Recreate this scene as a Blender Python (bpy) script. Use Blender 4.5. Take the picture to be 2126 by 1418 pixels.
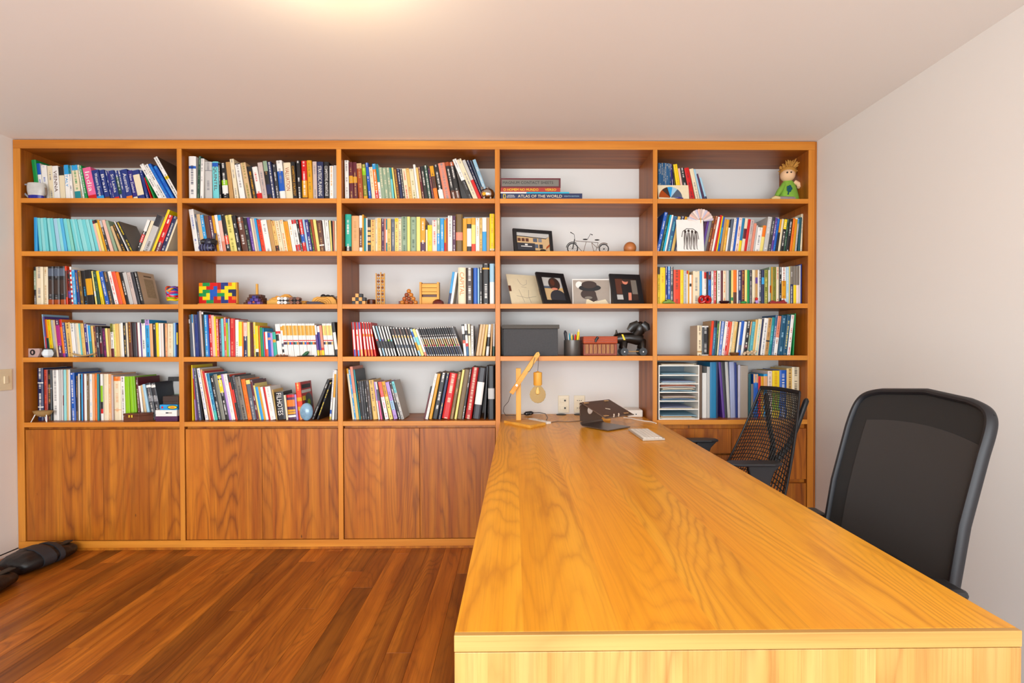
import bpy, bmesh, math, random
from math import sin, cos, pi, radians, atan2, sqrt
from mathutils import Vector, Matrix

# ------------------------------------------------------------------ clear
for o in list(bpy.data.objects):
    bpy.data.objects.remove(o, do_unlink=True)
SC = bpy.context.scene
COL = SC.collection
random.seed(7)

# ------------------------------------------------------------------ camera
W_PX, H_PX, F_PX = 2126.0, 1418.0, 1063.0
cam_d = bpy.data.cameras.new('camera')
cam = bpy.data.objects.new('camera', cam_d)
COL.objects.link(cam)
SC.camera = cam
cam_d.sensor_fit = 'HORIZONTAL'
cam_d.sensor_width = 36.0
cam_d.lens = 36.0 * F_PX / W_PX
cam_d.shift_x = (W_PX / 2 - 1079.236) / W_PX
cam_d.shift_y = (721.241 - H_PX / 2) / W_PX
cam_d.clip_start = 0.02
_yaw, _pitch, _roll = radians(-0.65943), radians(-0.71619), radians(-0.12171)
_fwd = Vector((-sin(_yaw) * cos(_pitch), cos(_yaw) * cos(_pitch), sin(_pitch)))
_rt = Vector((cos(_yaw), sin(_yaw), 0))
_up = _rt.cross(_fwd)
_r2 = _rt * cos(_roll) + _up * sin(_roll)
_u2 = -_rt * sin(_roll) + _up * cos(_roll)
cam.matrix_world = Matrix(((_r2.x, _u2.x, -_fwd.x, 0.0), (_r2.y, _u2.y, -_fwd.y, 0.0), (_r2.z, _u2.z, -_fwd.z, 1.27), (0, 0, 0, 1)))

# ------------------------------------------------------------------ world, daylight, exposure
SC.view_settings.view_transform = 'Standard'
SC.view_settings.look = 'None'
SC.view_settings.gamma = 1.0
SC.view_settings.use_curve_mapping = False
SC.view_settings.exposure = 0.0
wd = bpy.data.worlds.new('world')
SC.world = wd
wd.use_nodes = True
wd.node_tree.nodes['Background'].inputs[0].default_value = (0.75, 0.87, 1.0, 1)
wd.node_tree.nodes['Background'].inputs[1].default_value = 1.0

ROOM_L, ROOM_R, ROOM_F, ROOM_B, CEIL = -3.005, 1.857, -2.3, 3.47, 2.488


def area_light(name, loc, rot, sx, sy, power, color):
    d = bpy.data.lights.new(name, 'AREA')
    d.shape = 'RECTANGLE'
    d.size, d.size_y, d.energy, d.color = sx, sy, power, color
    o = bpy.data.objects.new(name, d)
    COL.objects.link(o)
    o.location, o.rotation_euler = loc, rot
    return o


# daylight that enters through the glazed opening in the wall behind the photographer
area_light('window_daylight', (-0.575, ROOM_F - 0.03, 1.15), (radians(90), 0, 0), 4.2, 2.15, 250, (0.885, 0.95, 1.0))


# ------------------------------------------------------------------ colour helpers
def lin(h):
    h = h.lstrip('#')
    c = [int(h[i:i + 2], 16) / 255 for i in (0, 2, 4)]
    return tuple(x / 12.92 if x <= 0.04045 else ((x + 0.055) / 1.055) ** 2.4 for x in c)


PAL = dict(
    white='F1EEE8', cream='EBDDBE', pinkwhite='F0DDD4', ltpink='EBC0B0', pinkgrey='C9B6AE', beige='D3B48A', tan='BE9460', sand='E3BE78', peach='E6AE7E',
    salmon='E09078', coral='E2604A', red='CC2226', crimson='B01A20', brick='A53A2E', redorange='E24A22', orange='EC7E20', rust='A24A22', maroon='5E1A26',
    brown='5C3426', umber='3A2A24', umberlt='7A6454', olivebrown='6E5630', olive='7C8034', gold='DCA02A', yellow='F4D616', lemon='EFDD8A', lime='93C52E', lime2='83B82A',
    green='1C8F4C', dkgreen='1C4636', sage='93A88E', sagegrey='84847A', mint='8ED0C0', mintdk='3AAE98', teal='17858C', teallt='5AA4AE', dkteal='12505A', deepteal='16506E',
    aqua='7CD0D4', ltaqua='9ADADA', cyan='34B4D2', ltblue='A6CCE0', sky='3C9CD6', sky2='5FB4DE', steelblue='2A7CA8', steel='2C5C86', blue='1E58B4', navyblue='1E3278', navy='18234E',
    indigo='2A2478', periwinkle='6C8AD0', periwinkle2='A6AECE', lilac='B494D2', lilac2='C6C2D2', purple='5C3A8C', plum='4C2046', magenta='A8307C', pink='E66E9A',
    black='161416', charcoal='34343A', slate='566070', grey='86868A', lgrey='C4C2BE', taupe='7E766C', greige='A89C90', sandgrey='BCB0A2', photo='5A4E44', parchment='CDB294', disc='C0201E')
def _rich(c):
    """makes a palette colour slightly darker and more saturated"""
    l = 0.3 * c[0] + 0.59 * c[1] + 0.11 * c[2]
    return tuple(max(0.0, (l + (x - l) * 1.12) * 0.88) for x in c)


RGB = {k: _rich(lin(v)) for k, v in PAL.items()}


# ------------------------------------------------------------------ materials
MATS = {}


def newmat(name):
    m = bpy.data.materials.new(name)
    m.use_nodes = True
    nt = m.node_tree
    return m, nt, nt.nodes['Principled BSDF']


def N(nt, typ, **kw):
    n = nt.nodes.new(typ)
    for k, v in kw.items():
        setattr(n, k, v)
    return n


def math_(nt, op, a, b=None, c=None):
    n = N(nt, 'ShaderNodeMath', operation=op)
    for i, x in enumerate((a, b, c)):
        if x is None:
            continue
        if isinstance(x, (int, float)):
            n.inputs[i].default_value = x
        else:
            nt.links.new(x, n.inputs[i])
    return n.outputs[0]


def mixc(nt, f, a, b, blend='MIX'):
    n = N(nt, 'ShaderNodeMix', data_type='RGBA', blend_type=blend)
    for sock, x in ((n.inputs['Factor'], f), (n.inputs['A'], a), (n.inputs['B'], b)):
        pass
    for idx, x in ((0, f), (6, a), (7, b)):
        if isinstance(x, (int, float)):
            n.inputs[idx].default_value = x
        elif isinstance(x, tuple):
            n.inputs[idx].default_value = (*x[:3], 1)
        else:
            nt.links.new(x, n.inputs[idx])
    return n.outputs[2]


def plain(name, col, rough=0.5, metal=0.0, noise=0.06, nscale=40.0, bump=0.0, coat=0.0, spec=0.5, trans=0.0, ior=1.45):
    """a plain surface with a little procedural unevenness in its colour"""
    key = 'p_' + name
    if key in MATS:
        return MATS[key]
    m, nt, b = newmat(name)
    c = lin(col) if isinstance(col, str) else col
    tc = N(nt, 'ShaderNodeTexCoord')
    ns = N(nt, 'ShaderNodeTexNoise')
    ns.inputs['Scale'].default_value = nscale
    ns.inputs['Detail'].default_value = 3
    nt.links.new(tc.outputs['Object'], ns.inputs['Vector'])
    f = math_(nt, 'MULTIPLY_ADD', ns.outputs['Fac'], noise * 2, 1 - noise)
    out = mixc(nt, 1.0, c, (1, 1, 1), 'MULTIPLY')
    mul = N(nt, 'ShaderNodeVectorMath', operation='SCALE')
    mul.inputs[0].default_value = c
    nt.links.new(f, mul.inputs['Scale'])
    nt.links.new(mul.outputs[0], b.inputs['Base Color'])
    b.inputs['Roughness'].default_value = rough
    b.inputs['Metallic'].default_value = metal
    b.inputs['Specular IOR Level'].default_value = spec
    b.inputs['Coat Weight'].default_value = coat
    if trans:
        b.inputs['Transmission Weight'].default_value = trans
        b.inputs['IOR'].default_value = ior
    if bump:
        bp = N(nt, 'ShaderNodeBump')
        bp.inputs['Strength'].default_value = bump
        bp.inputs['Distance'].default_value = 0.002
        nt.links.new(ns.outputs['Fac'], bp.inputs['Height'])
        nt.links.new(bp.outputs[0], b.inputs['Normal'])
    MATS[key] = m
    return m


def wood(name, light, mid, dark, axis='Z', leaf=0.0, leaf_axis='X', contour=7.0, nscale=2.6, rough=0.42, vary=0.10, knots=True, figure=0.5, streak=0.35):
    """veneer or board: flame figure from the contour lines of a stretched noise, fine streaks, pores and knots; every object gets its own cut"""
    key = 'w_' + name
    if key in MATS:
        return MATS[key]
    m, nt, b = newmat(name)
    L = nt.links.new
    tc = N(nt, 'ShaderNodeTexCoord')
    oi = N(nt, 'ShaderNodeObjectInfo')
    sep = N(nt, 'ShaderNodeSeparateXYZ')
    L(tc.outputs['Object'], sep.inputs[0])
    ax = {'X': 0, 'Y': 1, 'Z': 2}
    g = sep.outputs[ax[axis]]
    others = [sep.outputs[i] for i in range(3) if i != ax[axis]]
    rnd = math_(nt, 'MULTIPLY', oi.outputs['Random'], 37.0)
    tone = oi.outputs['Random']
    if leaf:
        li = math_(nt, 'FLOOR', math_(nt, 'DIVIDE', math_(nt, 'ADD', sep.outputs[ax[leaf_axis]], math_(nt, 'MULTIPLY', oi.outputs['Random'], leaf)), leaf))
        wn = N(nt, 'ShaderNodeTexWhiteNoise', noise_dimensions='2D')
        cv = N(nt, 'ShaderNodeCombineXYZ')
        L(li, cv.inputs[0])
        L(rnd, cv.inputs[1])
        L(cv.outputs[0], wn.inputs['Vector'])
        tone = wn.outputs['Value']
        rnd = math_(nt, 'MULTIPLY_ADD', wn.outputs['Value'], 23.0, rnd)
    # stretched coordinates: (a, b, grain)
    cv = N(nt, 'ShaderNodeCombineXYZ')
    L(math_(nt, 'ADD', others[0], rnd), cv.inputs[0])
    L(others[1], cv.inputs[1])
    L(math_(nt, 'MULTIPLY_ADD', g, 0.16, rnd), cv.inputs[2])
    n1 = N(nt, 'ShaderNodeTexNoise')
    n1.inputs['Scale'].default_value = nscale
    n1.inputs['Detail'].default_value = 1.6
    n1.inputs['Roughness'].default_value = 0.45
    n1.inputs['Distortion'].default_value = 0.25
    L(cv.outputs[0], n1.inputs['Vector'])
    # wobble of the growth lines, then thin dark lines with a soft flank
    wob = N(nt, 'ShaderNodeTexNoise')
    wob.inputs['Scale'].default_value = nscale * 6
    wob.inputs['Detail'].default_value = 3
    L(cv.outputs[0], wob.inputs['Vector'])
    fld = math_(nt, 'MULTIPLY_ADD', wob.outputs['Fac'], 0.05, n1.outputs['Fac'])
    ring = math_(nt, 'PINGPONG', math_(nt, 'MULTIPLY', fld, contour), 1.0)
    ring = math_(nt, 'POWER', ring, 2.4)
    msk = N(nt, 'ShaderNodeTexNoise')
    msk.inputs['Scale'].default_value = nscale * 1.7
    L(cv.outputs[0], msk.inputs['Vector'])
    mr = N(nt, 'ShaderNodeMapRange')
    mr.inputs[1].default_value, mr.inputs[2].default_value = 0.36, 0.62
    mr.inputs[3].default_value, mr.inputs[4].default_value = 0.15, 1.0
    L(msk.outputs['Fac'], mr.inputs[0])
    ring = math_(nt, 'MULTIPLY', ring, mr.outputs[0])
    # fine streaks along the grain
    cs = N(nt, 'ShaderNodeCombineXYZ')
    L(math_(nt, 'MULTIPLY_ADD', others[0], 230.0, rnd), cs.inputs[0])
    L(math_(nt, 'MULTIPLY', others[1], 230.0), cs.inputs[1])
    L(math_(nt, 'MULTIPLY', g, 2.2), cs.inputs[2])
    n2 = N(nt, 'ShaderNodeTexNoise')
    n2.inputs['Scale'].default_value = 1.0
    n2.inputs['Detail'].default_value = 5
    n2.inputs['Roughness'].default_value = 0.75
    L(cs.outputs[0], n2.inputs['Vector'])
    # broad bands
    cb = N(nt, 'ShaderNodeCombineXYZ')
    L(math_(nt, 'MULTIPLY_ADD', others[0], 16.0, rnd), cb.inputs[0])
    L(math_(nt, 'MULTIPLY', others[1], 16.0), cb.inputs[1])
    L(math_(nt, 'MULTIPLY', g, 0.9), cb.inputs[2])
    n3 = N(nt, 'ShaderNodeTexNoise')
    n3.inputs['Scale'].default_value = 1.0
    n3.inputs['Detail'].default_value = 3
    L(cb.outputs[0], n3.inputs['Vector'])
    r3 = N(nt, 'ShaderNodeMapRange')
    r3.inputs[1].default_value, r3.inputs[2].default_value = 0.35, 0.68
    L(n3.outputs['Fac'], r3.inputs[0])
    base = mixc(nt, r3.outputs[0], lin(mid), lin(light))
    cm = N(nt, 'ShaderNodeCombineXYZ')
    L(math_(nt, 'MULTIPLY_ADD', others[0], 62.0, rnd), cm.inputs[0])
    L(math_(nt, 'MULTIPLY', others[1], 62.0), cm.inputs[1])
    L(math_(nt, 'MULTIPLY', g, 1.5), cm.inputs[2])
    n4 = N(nt, 'ShaderNodeTexNoise')
    n4.inputs['Scale'].default_value = 1.0
    n4.inputs['Detail'].default_value = 3
    L(cm.outputs[0], n4.inputs['Vector'])
    r4 = N(nt, 'ShaderNodeMapRange')
    r4.inputs[1].default_value, r4.inputs[2].default_value = 0.5, 0.72
    L(n4.outputs['Fac'], r4.inputs[0])
    base = mixc(nt, math_(nt, 'MULTIPLY', r4.outputs[0], streak * 0.55), base, lin(dark))
    base = mixc(nt, math_(nt, 'MULTIPLY', ring, figure), base, lin(dark))
    r2 = N(nt, 'ShaderNodeMapRange')
    r2.inputs[1].default_value, r2.inputs[2].default_value = 0.5, 0.75
    L(n2.outputs['Fac'], r2.inputs[0])
    base = mixc(nt, math_(nt, 'MULTIPLY', r2.outputs[0], streak), base, lin(dark))
    if knots:
        vo = N(nt, 'ShaderNodeTexVoronoi', feature='F1')
        vo.inputs['Scale'].default_value = 7.0
        ck = N(nt, 'ShaderNodeCombineXYZ')
        L(math_(nt, 'ADD', others[0], rnd), ck.inputs[0])
        L(others[1], ck.inputs[1])
        L(math_(nt, 'MULTIPLY_ADD', g, 0.45, rnd), ck.inputs[2])
        L(ck.outputs[0], vo.inputs['Vector'])
        kn = N(nt, 'ShaderNodeMapRange')
        kn.inputs[1].default_value, kn.inputs[2].default_value = 0.018, 0.045
        kn.inputs[3].default_value, kn.inputs[4].default_value = 0.85, 0.0
        L(vo.outputs['Distance'], kn.inputs[0])
        base = mixc(nt, kn.outputs[0], base, lin('3A1C0A'))
    f = math_(nt, 'MULTIPLY_ADD', tone, 2 * vary, 1 - vary)
    mul = N(nt, 'ShaderNodeVectorMath', operation='SCALE')
    L(base, mul.inputs[0])
    L(f, mul.inputs['Scale'])
    L(mul.outputs[0], b.inputs['Base Color'])
    b.inputs['Roughness'].default_value = rough
    b.inputs['Specular IOR Level'].default_value = 0.45
    bp = N(nt, 'ShaderNodeBump')
    bp.inputs['Strength'].default_value = 0.12
    bp.inputs['Distance'].default_value = 0.001
    L(n2.outputs['Fac'], bp.inputs['Height'])
    L(bp.outputs[0], b.inputs['Normal'])
    MATS[key] = m
    return m


def wall_mat(name, col):
    m, nt, b = newmat(name)
    tc = N(nt, 'ShaderNodeTexCoord')
    n = N(nt, 'ShaderNodeTexNoise')
    n.inputs['Scale'].default_value = 160
    nt.links.new(tc.outputs['Object'], n.inputs['Vector'])
    n2 = N(nt, 'ShaderNodeTexNoise')
    n2.inputs['Scale'].default_value = 1.2
    nt.links.new(tc.outputs['Object'], n2.inputs['Vector'])
    f = math_(nt, 'MULTIPLY_ADD', n2.outputs['Fac'], 0.04, 0.98)
    mul = N(nt, 'ShaderNodeVectorMath', operation='SCALE')
    mul.inputs[0].default_value = lin(col)
    nt.links.new(f, mul.inputs['Scale'])
    nt.links.new(mul.outputs[0], b.inputs['Base Color'])
    b.inputs['Roughness'].default_value = 0.75
    b.inputs['Specular IOR Level'].default_value = 0.25
    bp = N(nt, 'ShaderNodeBump')
    bp.inputs['Strength'].default_value = 0.05
    bp.inputs['Distance'].default_value = 0.001
    nt.links.new(n.outputs['Fac'], bp.inputs['Height'])
    nt.links.new(bp.outputs[0], b.inputs['Normal'])
    return m


def glow(name, col, strength):
    m, nt, b = newmat(name)
    b.inputs['Base Color'].default_value = (*lin(col), 1)
    b.inputs['Emission Color'].default_value = (*lin(col), 1)
    b.inputs['Emission Strength'].default_value = strength
    return m


CAB_L, CAB_M, CAB_D = 'C27418', 'A2540A', '5A2404'
EDG_L, EDG_M, EDG_D = 'DA9032', 'C8781E', '98500E'
DSK_L, DSK_M, DSK_D = 'ECA62A', 'E0941C', 'A8600E'  # cabinet wood made lighter for the window daylight falling on the desk
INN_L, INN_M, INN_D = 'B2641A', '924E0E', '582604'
M_DOOR = wood('veneer_door', CAB_L, CAB_M, CAB_D, 'Z', leaf=0.17, leaf_axis='X', contour=64, figure=0.62, streak=0.7)
M_PANEL = wood('veneer_panel', CAB_L, CAB_M, CAB_D, 'Z', contour=20, figure=0.4, streak=0.5)
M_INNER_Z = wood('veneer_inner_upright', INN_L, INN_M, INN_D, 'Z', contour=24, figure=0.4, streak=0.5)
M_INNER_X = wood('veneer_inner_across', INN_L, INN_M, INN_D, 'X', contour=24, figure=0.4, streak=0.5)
M_EDGE_X = wood('board_edge_across', EDG_L, EDG_M, EDG_D, 'X', contour=14, figure=0.4, knots=False, streak=0.4)
M_EDGE_Z = wood('board_edge_upright', EDG_L, EDG_M, EDG_D, 'Z', contour=14, figure=0.4, knots=False, streak=0.4)
M_DESK = wood('veneer_desk_daylit', DSK_L, DSK_M, DSK_D, 'Y', leaf=0.165, leaf_axis='X', contour=84, nscale=3.2, rough=0.33, figure=0.5, vary=0.06, streak=0.4)
M_DESKP = wood('veneer_desk_front_daylit', 'C69E5C', 'B88A46', '8A5620', 'Z', leaf=0.165, leaf_axis='X', contour=56, nscale=3.0, rough=0.4, figure=0.5, vary=0.05, streak=0.5)  # daylight and sheen on the near end put into this paler colour
M_DESKE = wood('desk_lipping', 'C69E5C', 'B88A46', '8A5620', 'X', contour=16, figure=0.3, knots=False, vary=0.03)  # paled like the end panel, for daylight on the near edge
M_FLOOR = wood('floor_plank', 'BA6E1E', '8A460C', '4E2004', 'Y', contour=40, nscale=6.0, rough=0.36, figure=0.5, vary=0.42, knots=False, streak=0.7)
M_PINE = wood('pale_pine', 'E6AE4A', 'DA962E', 'B46E1A', 'Z', contour=6, nscale=9.0, rough=0.5, knots=False, figure=0.3, vary=0.04)
M_PINEX = wood('pale_pine_across', 'E6AE4A', 'DA962E', 'B46E1A', 'X', contour=6, nscale=9.0, rough=0.5, knots=False, figure=0.3, vary=0.04)
M_DARKW = wood('dark_toy_wood', '6A3418', '4A200E', '260E06', 'X', contour=6, nscale=9.0, rough=0.4, knots=False)
M_REDW = wood('red_toy_wood', '8E2E1E', '6A1A12', '380A08', 'X', contour=6, nscale=9.0, rough=0.4, knots=False)
M_WALL = wall_mat('white_paint', 'E4E1DC')
M_CEIL = wall_mat('ceiling_paint', 'F0EDE8')
M_BLACK = plain('black_plastic', '17171A', 0.45)
M_BLACKM = plain('black_metal', '141416', 0.35, 0.6)
M_DARK = plain('dark_gap', '2A140A', 0.8)
M_WHITEP = plain('white_plastic', 'EFEAE0', 0.4)
M_CHROME = plain('polished_metal', 'C8C8C8', 0.12, 1.0, noise=0.01)
M_ALU = plain('brushed_aluminium', '8C8078', 0.38, 0.85, noise=0.03)
M_BRASS = plain('brass', 'D6A63A', 0.25, 0.9)


def book_mats():
    m, nt, b = newmat('book_cover')
    L = nt.links.new
    c = N(nt, 'ShaderNodeAttribute', attribute_name='Col')
    k = N(nt, 'ShaderNodeAttribute', attribute_name='Ink')
    uv = N(nt, 'ShaderNodeUVMap', uv_map='UVMap')
    sep = N(nt, 'ShaderNodeSeparateXYZ')
    L(uv.outputs[0], sep.inputs[0])
    oi = N(nt, 'ShaderNodeObjectInfo')
    v = math_(nt, 'MULTIPLY_ADD', oi.outputs['Random'], 91.0, sep.outputs[1])
    w1 = N(nt, 'ShaderNodeTexWhiteNoise', noise_dimensions='1D')
    L(math_(nt, 'FLOOR', math_(nt, 'MULTIPLY', v, 620.0)), w1.inputs['W'])
    w2 = N(nt, 'ShaderNodeTexWhiteNoise', noise_dimensions='1D')
    L(math_(nt, 'FLOOR', math_(nt, 'MULTIPLY', v, 34.0)), w2.inputs['W'])
    a = math_(nt, 'GREATER_THAN', w1.outputs['Value'], 0.38)
    bb = math_(nt, 'GREATER_THAN', w2.outputs['Value'], 0.34)
    u = math_(nt, 'ABSOLUTE', math_(nt, 'SUBTRACT', sep.outputs[0], 0.5))
    cc = math_(nt, 'MULTIPLY', math_(nt, 'LESS_THAN', u, 0.17), 0.8)
    mask = math_(nt, 'MULTIPLY', math_(nt, 'MULTIPLY', a, bb), math_(nt, 'MULTIPLY', cc, k.outputs['Alpha']))
    col = mixc(nt, mask, c.outputs['Color'], k.outputs['Color'])
    ns = N(nt, 'ShaderNodeTexNoise')
    ns.inputs['Scale'].default_value = 60
    f = math_(nt, 'MULTIPLY_ADD', ns.outputs['Fac'], 0.14, 0.93)
    mul = N(nt, 'ShaderNodeVectorMath', operation='SCALE')
    L(col, mul.inputs[0])
    L(f, mul.inputs['Scale'])
    L(mul.outputs[0], b.inputs['Base Color'])
    b.inputs['Roughness'].default_value = 0.42
    return m


M_BOOK = book_mats()


def page_mat():
    m, nt, b = newmat('paper_pages')
    tc = N(nt, 'ShaderNodeTexCoord')
    w = N(nt, 'ShaderNodeTexNoise')
    w.inputs['Scale'].default_value = 1.0
    mp = N(nt, 'ShaderNodeMapping')
    mp.inputs['Scale'].default_value = (900, 6, 6)
    nt.links.new(tc.outputs['Object'], mp.inputs['Vector'])
    nt.links.new(mp.outputs[0], w.inputs['Vector'])
    col = mixc(nt, w.outputs['Fac'], lin('C8B898'), lin('EFE7D6'))
    nt.links.new(col, b.inputs['Base Color'])
    b.inputs['Roughness'].default_value = 0.85
    return m


M_PAGE = page_mat()


def cmat(colname, rough=0.5, **kw):
    """matt paint, cloth or card in a palette colour"""
    return plain(f'{colname}_{int(rough * 100)}', RGB[colname], rough, **kw)


# ------------------------------------------------------------------ geometry helpers
class B:
    """collects shapes; build() links them as one mesh object"""

    def __init__(s):
        s.v, s.f = [], []

    def add(s, vs, fs):
        n = len(s.v)
        s.v += [tuple(p) for p in vs]
        s.f += [tuple(i + n for i in f) for f in fs]
        return s

    def box(s, x0, y0, z0, x1, y1, z1):
        return s.add([(x0, y0, z0), (x1, y0, z0), (x1, y1, z0), (x0, y1, z0), (x0, y0, z1), (x1, y0, z1), (x1, y1, z1), (x0, y1, z1)],
                     [(0, 3, 2, 1), (4, 5, 6, 7), (0, 1, 5, 4), (1, 2, 6, 5), (2, 3, 7, 6), (3, 0, 4, 7)])

    def prism(s, poly, plane, a0, a1):
        """polygon in 'XY', 'XZ' or 'YZ', extruded along the third axis from a0 to a1"""
        def P(p, a):
            return {'XY': (p[0], p[1], a), 'XZ': (p[0], a, p[1]), 'YZ': (a, p[0], p[1])}[plane]
        n = len(poly)
        vs = [P(p, a0) for p in poly] + [P(p, a1) for p in poly]
        fs = [tuple(range(n)), tuple(range(2 * n - 1, n - 1, -1))] + [(i, i + n, (i + 1) % n + n, (i + 1) % n) for i in range(n)]
        return s.add(vs, fs)

    def tube(s, pts, r, n=10, closed=False, flat=None):
        pts = [Vector(p) for p in pts]
        m = len(pts)
        rs = r if isinstance(r, (list, tuple)) else [r] * m
        vs, fs = [], []
        prev = None
        for i, p in enumerate(pts):
            if closed:
                d = pts[(i + 1) % m] - pts[i - 1]
            else:
                d = pts[min(i + 1, m - 1)] - pts[max(i - 1, 0)]
            d.normalize()
            if prev is None:
                a = d.cross(Vector((0, 0, 1)))
                if a.length < 1e-4:
                    a = d.cross(Vector((0, 1, 0)))
            else:
                a = prev - d * prev.dot(d)
            a.normalize()
            prev = a
            c = d.cross(a)
            for k in range(n):
                t = 2 * pi * k / n
                q = a * cos(t) * rs[i] + c * sin(t) * rs[i]
                if flat:
                    q = a * cos(t) * rs[i] * flat[0] + c * sin(t) * rs[i] * flat[1]
                vs.append(p + q)
        rings = m if closed else m - 1
        for i in range(rings):
            j = (i + 1) % m
            for k in range(n):
                l = (k + 1) % n
                fs.append((i * n + k, i * n + l, j * n + l, j * n + k))
        if not closed:
            fs.append(tuple(range(n - 1, -1, -1)))
            fs.append(tuple((m - 1) * n + k for k in range(n)))
        return s.add(vs, fs)

    def cyl(s, p0, p1, r0, r1=None, n=18):
        return s.tube([p0, p1], [r0, r0 if r1 is None else r1], n)

    def lathe(s, prof, c=(0, 0, 0), n=24, sx=1.0, sy=1.0):
        m = len(prof)
        vs, fs = [], []
        for r, z in prof:
            for k in range(n):
                t = 2 * pi * k / n
                vs.append((c[0] + r * cos(t) * sx, c[1] + r * sin(t) * sy, c[2] + z))
        for i in range(m - 1):
            for k in range(n):
                l = (k + 1) % n
                fs.append((i * n + k, i * n + l, (i + 1) * n + l, (i + 1) * n + k))
        fs.append(tuple(range(n - 1, -1, -1)))
        fs.append(tuple((m - 1) * n + k for k in range(n)))
        return s.add(vs, fs)

    def ball(s, c, r, nu=18, nv=10):
        r = (r, r, r) if isinstance(r, (int, float)) else r
        vs = [(c[0], c[1], c[2] - r[2])]
        for i in range(1, nv):
            a = -pi / 2 + pi * i / nv
            for k in range(nu):
                t = 2 * pi * k / nu
                vs.append((c[0] + r[0] * cos(a) * cos(t), c[1] + r[1] * cos(a) * sin(t), c[2] + r[2] * sin(a)))
        vs.append((c[0], c[1], c[2] + r[2]))
        fs = []
        for k in range(nu):
            l = (k + 1) % nu
            fs.append((0, 1 + l, 1 + k))
            for i in range(nv - 2):
                fs.append((1 + i * nu + k, 1 + i * nu + l, 1 + (i + 1) * nu + l, 1 + (i + 1) * nu + k))
            fs.append((len(vs) - 1, 1 + (nv - 2) * nu + k, 1 + (nv - 2) * nu + l))
        return s.add(vs, fs)

    def sheet(s, fn, nu, nv, th):
        """surface fn(u,v) -> Vector, given a thickness along its normal"""
        P = [[Vector(fn(i / nu, j / nv)) for j in range(nv + 1)] for i in range(nu + 1)]
        top, bot = [], []
        for i in range(nu + 1):
            for j in range(nv + 1):
                du = P[min(i + 1, nu)][j] - P[max(i - 1, 0)][j]
                dv = P[i][min(j + 1, nv)] - P[i][max(j - 1, 0)]
                nn = du.cross(dv)
                if nn.length > 0:
                    nn.normalize()
                top.append(P[i][j] + nn * th / 2)
                bot.append(P[i][j] - nn * th / 2)
        n = len(top)
        w = nv + 1
        fs = []
        for i in range(nu):
            for j in range(nv):
                a, b_, c, d = i * w + j, (i + 1) * w + j, (i + 1) * w + j + 1, i * w + j + 1
                fs.append((a, b_, c, d))
                fs.append((a + n, d + n, c + n, b_ + n))
        edge = [i * w for i in range(nu + 1)] + [nu * w + j for j in range(1, w)] + [i * w + nv for i in range(nu - 1, -1, -1)] + [j for j in range(nv - 1, 0, -1)]
        for q in range(len(edge)):
            a, b_ = edge[q], edge[(q + 1) % len(edge)]
            fs.append((b_, a, a + n, b_ + n))
        return s.add(top + bot, fs)

    def build(s, name, mat, parent=None, loc=None, rot=None, smooth=False, bevel=0.0, sub=0, local=False, weld=False):
        off = Vector((0, 0, 0))
        if parent is not None and not local:
            q = parent
            while q is not None:
                off += q.location
                q = q.parent
        me = bpy.data.meshes.new(name)
        me.from_pydata([(p[0] - off.x, p[1] - off.y, p[2] - off.z) for p in s.v], [], s.f)
        me.validate()
        if mat is not None:
            me.materials.append(mat)
        bm = bmesh.new()
        bm.from_mesh(me)
        bmesh.ops.recalc_face_normals(bm, faces=bm.faces)
        bm.to_mesh(me)
        bm.free()
        if smooth:
            me.polygons.foreach_set('use_smooth', [True] * len(me.polygons))
        o = bpy.data.objects.new(name, me)
        COL.objects.link(o)
        if parent is not None:
            o.parent = parent
        if loc is not None:
            o.location = loc
        if rot is not None:
            o.rotation_euler = rot
        if bevel:
            md = o.modifiers.new('bevel', 'BEVEL')
            md.width, md.segments, md.limit_method, md.angle_limit = bevel, 2, 'ANGLE', radians(40)
            if smooth is False:
                pass
        if sub:
            md = o.modifiers.new('sub', 'SUBSURF')
            md.levels = md.render_levels = sub
        if smooth and not sub:
            md = o.modifiers.new('edge', 'EDGE_SPLIT')
            md.split_angle = radians(42)
        return o


def tag(o, label, cat, group=None):
    o['label'], o['category'] = label, cat
    if group:
        o['group'] = group
    return o


def thing(name, label, cat, loc=(0, 0, 0), rot=(0, 0, 0), group=None):
    o = bpy.data.objects.new(name, None)
    COL.objects.link(o)
    o.empty_display_size = 0.05
    o.location, o.rotation_euler = loc, rot
    return tag(o, label, cat, group)


def struct(o):
    o['kind'] = 'structure'
    return o


def text(name, body, size, mat, parent, loc, rot, align='CENTER', stretch=None, depth=0.0004, local=True):
    cu = bpy.data.curves.new(name, 'FONT')
    cu.body, cu.size = body, size
    cu.align_x, cu.align_y = align, 'CENTER'
    cu.extrude = depth
    cu.resolution_u = 2
    tmp = bpy.data.objects.new(name, cu)
    COL.objects.link(tmp)
    dg = bpy.context.evaluated_depsgraph_get()
    me = bpy.data.meshes.new_from_object(tmp.evaluated_get(dg))
    bpy.data.objects.remove(tmp, do_unlink=True)
    me.materials.clear()
    me.materials.append(mat)
    if stretch:
        xs, ys = [v.co.x for v in me.vertices], [v.co.y for v in me.vertices]
        cx_, cy_ = (min(xs) + max(xs)) / 2, (min(ys) + max(ys)) / 2
        sx_, sy_ = stretch[0] / (max(xs) - min(xs)), stretch[1] / (max(ys) - min(ys))
        for v in me.vertices:
            v.co.x, v.co.y = (v.co.x - cx_) * sx_, (v.co.y - cy_) * sy_
    me.name = name
    o = bpy.data.objects.new(name, me)
    COL.objects.link(o)
    o.parent = parent
    o.location, o.rotation_euler = loc, rot
    return o

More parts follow.
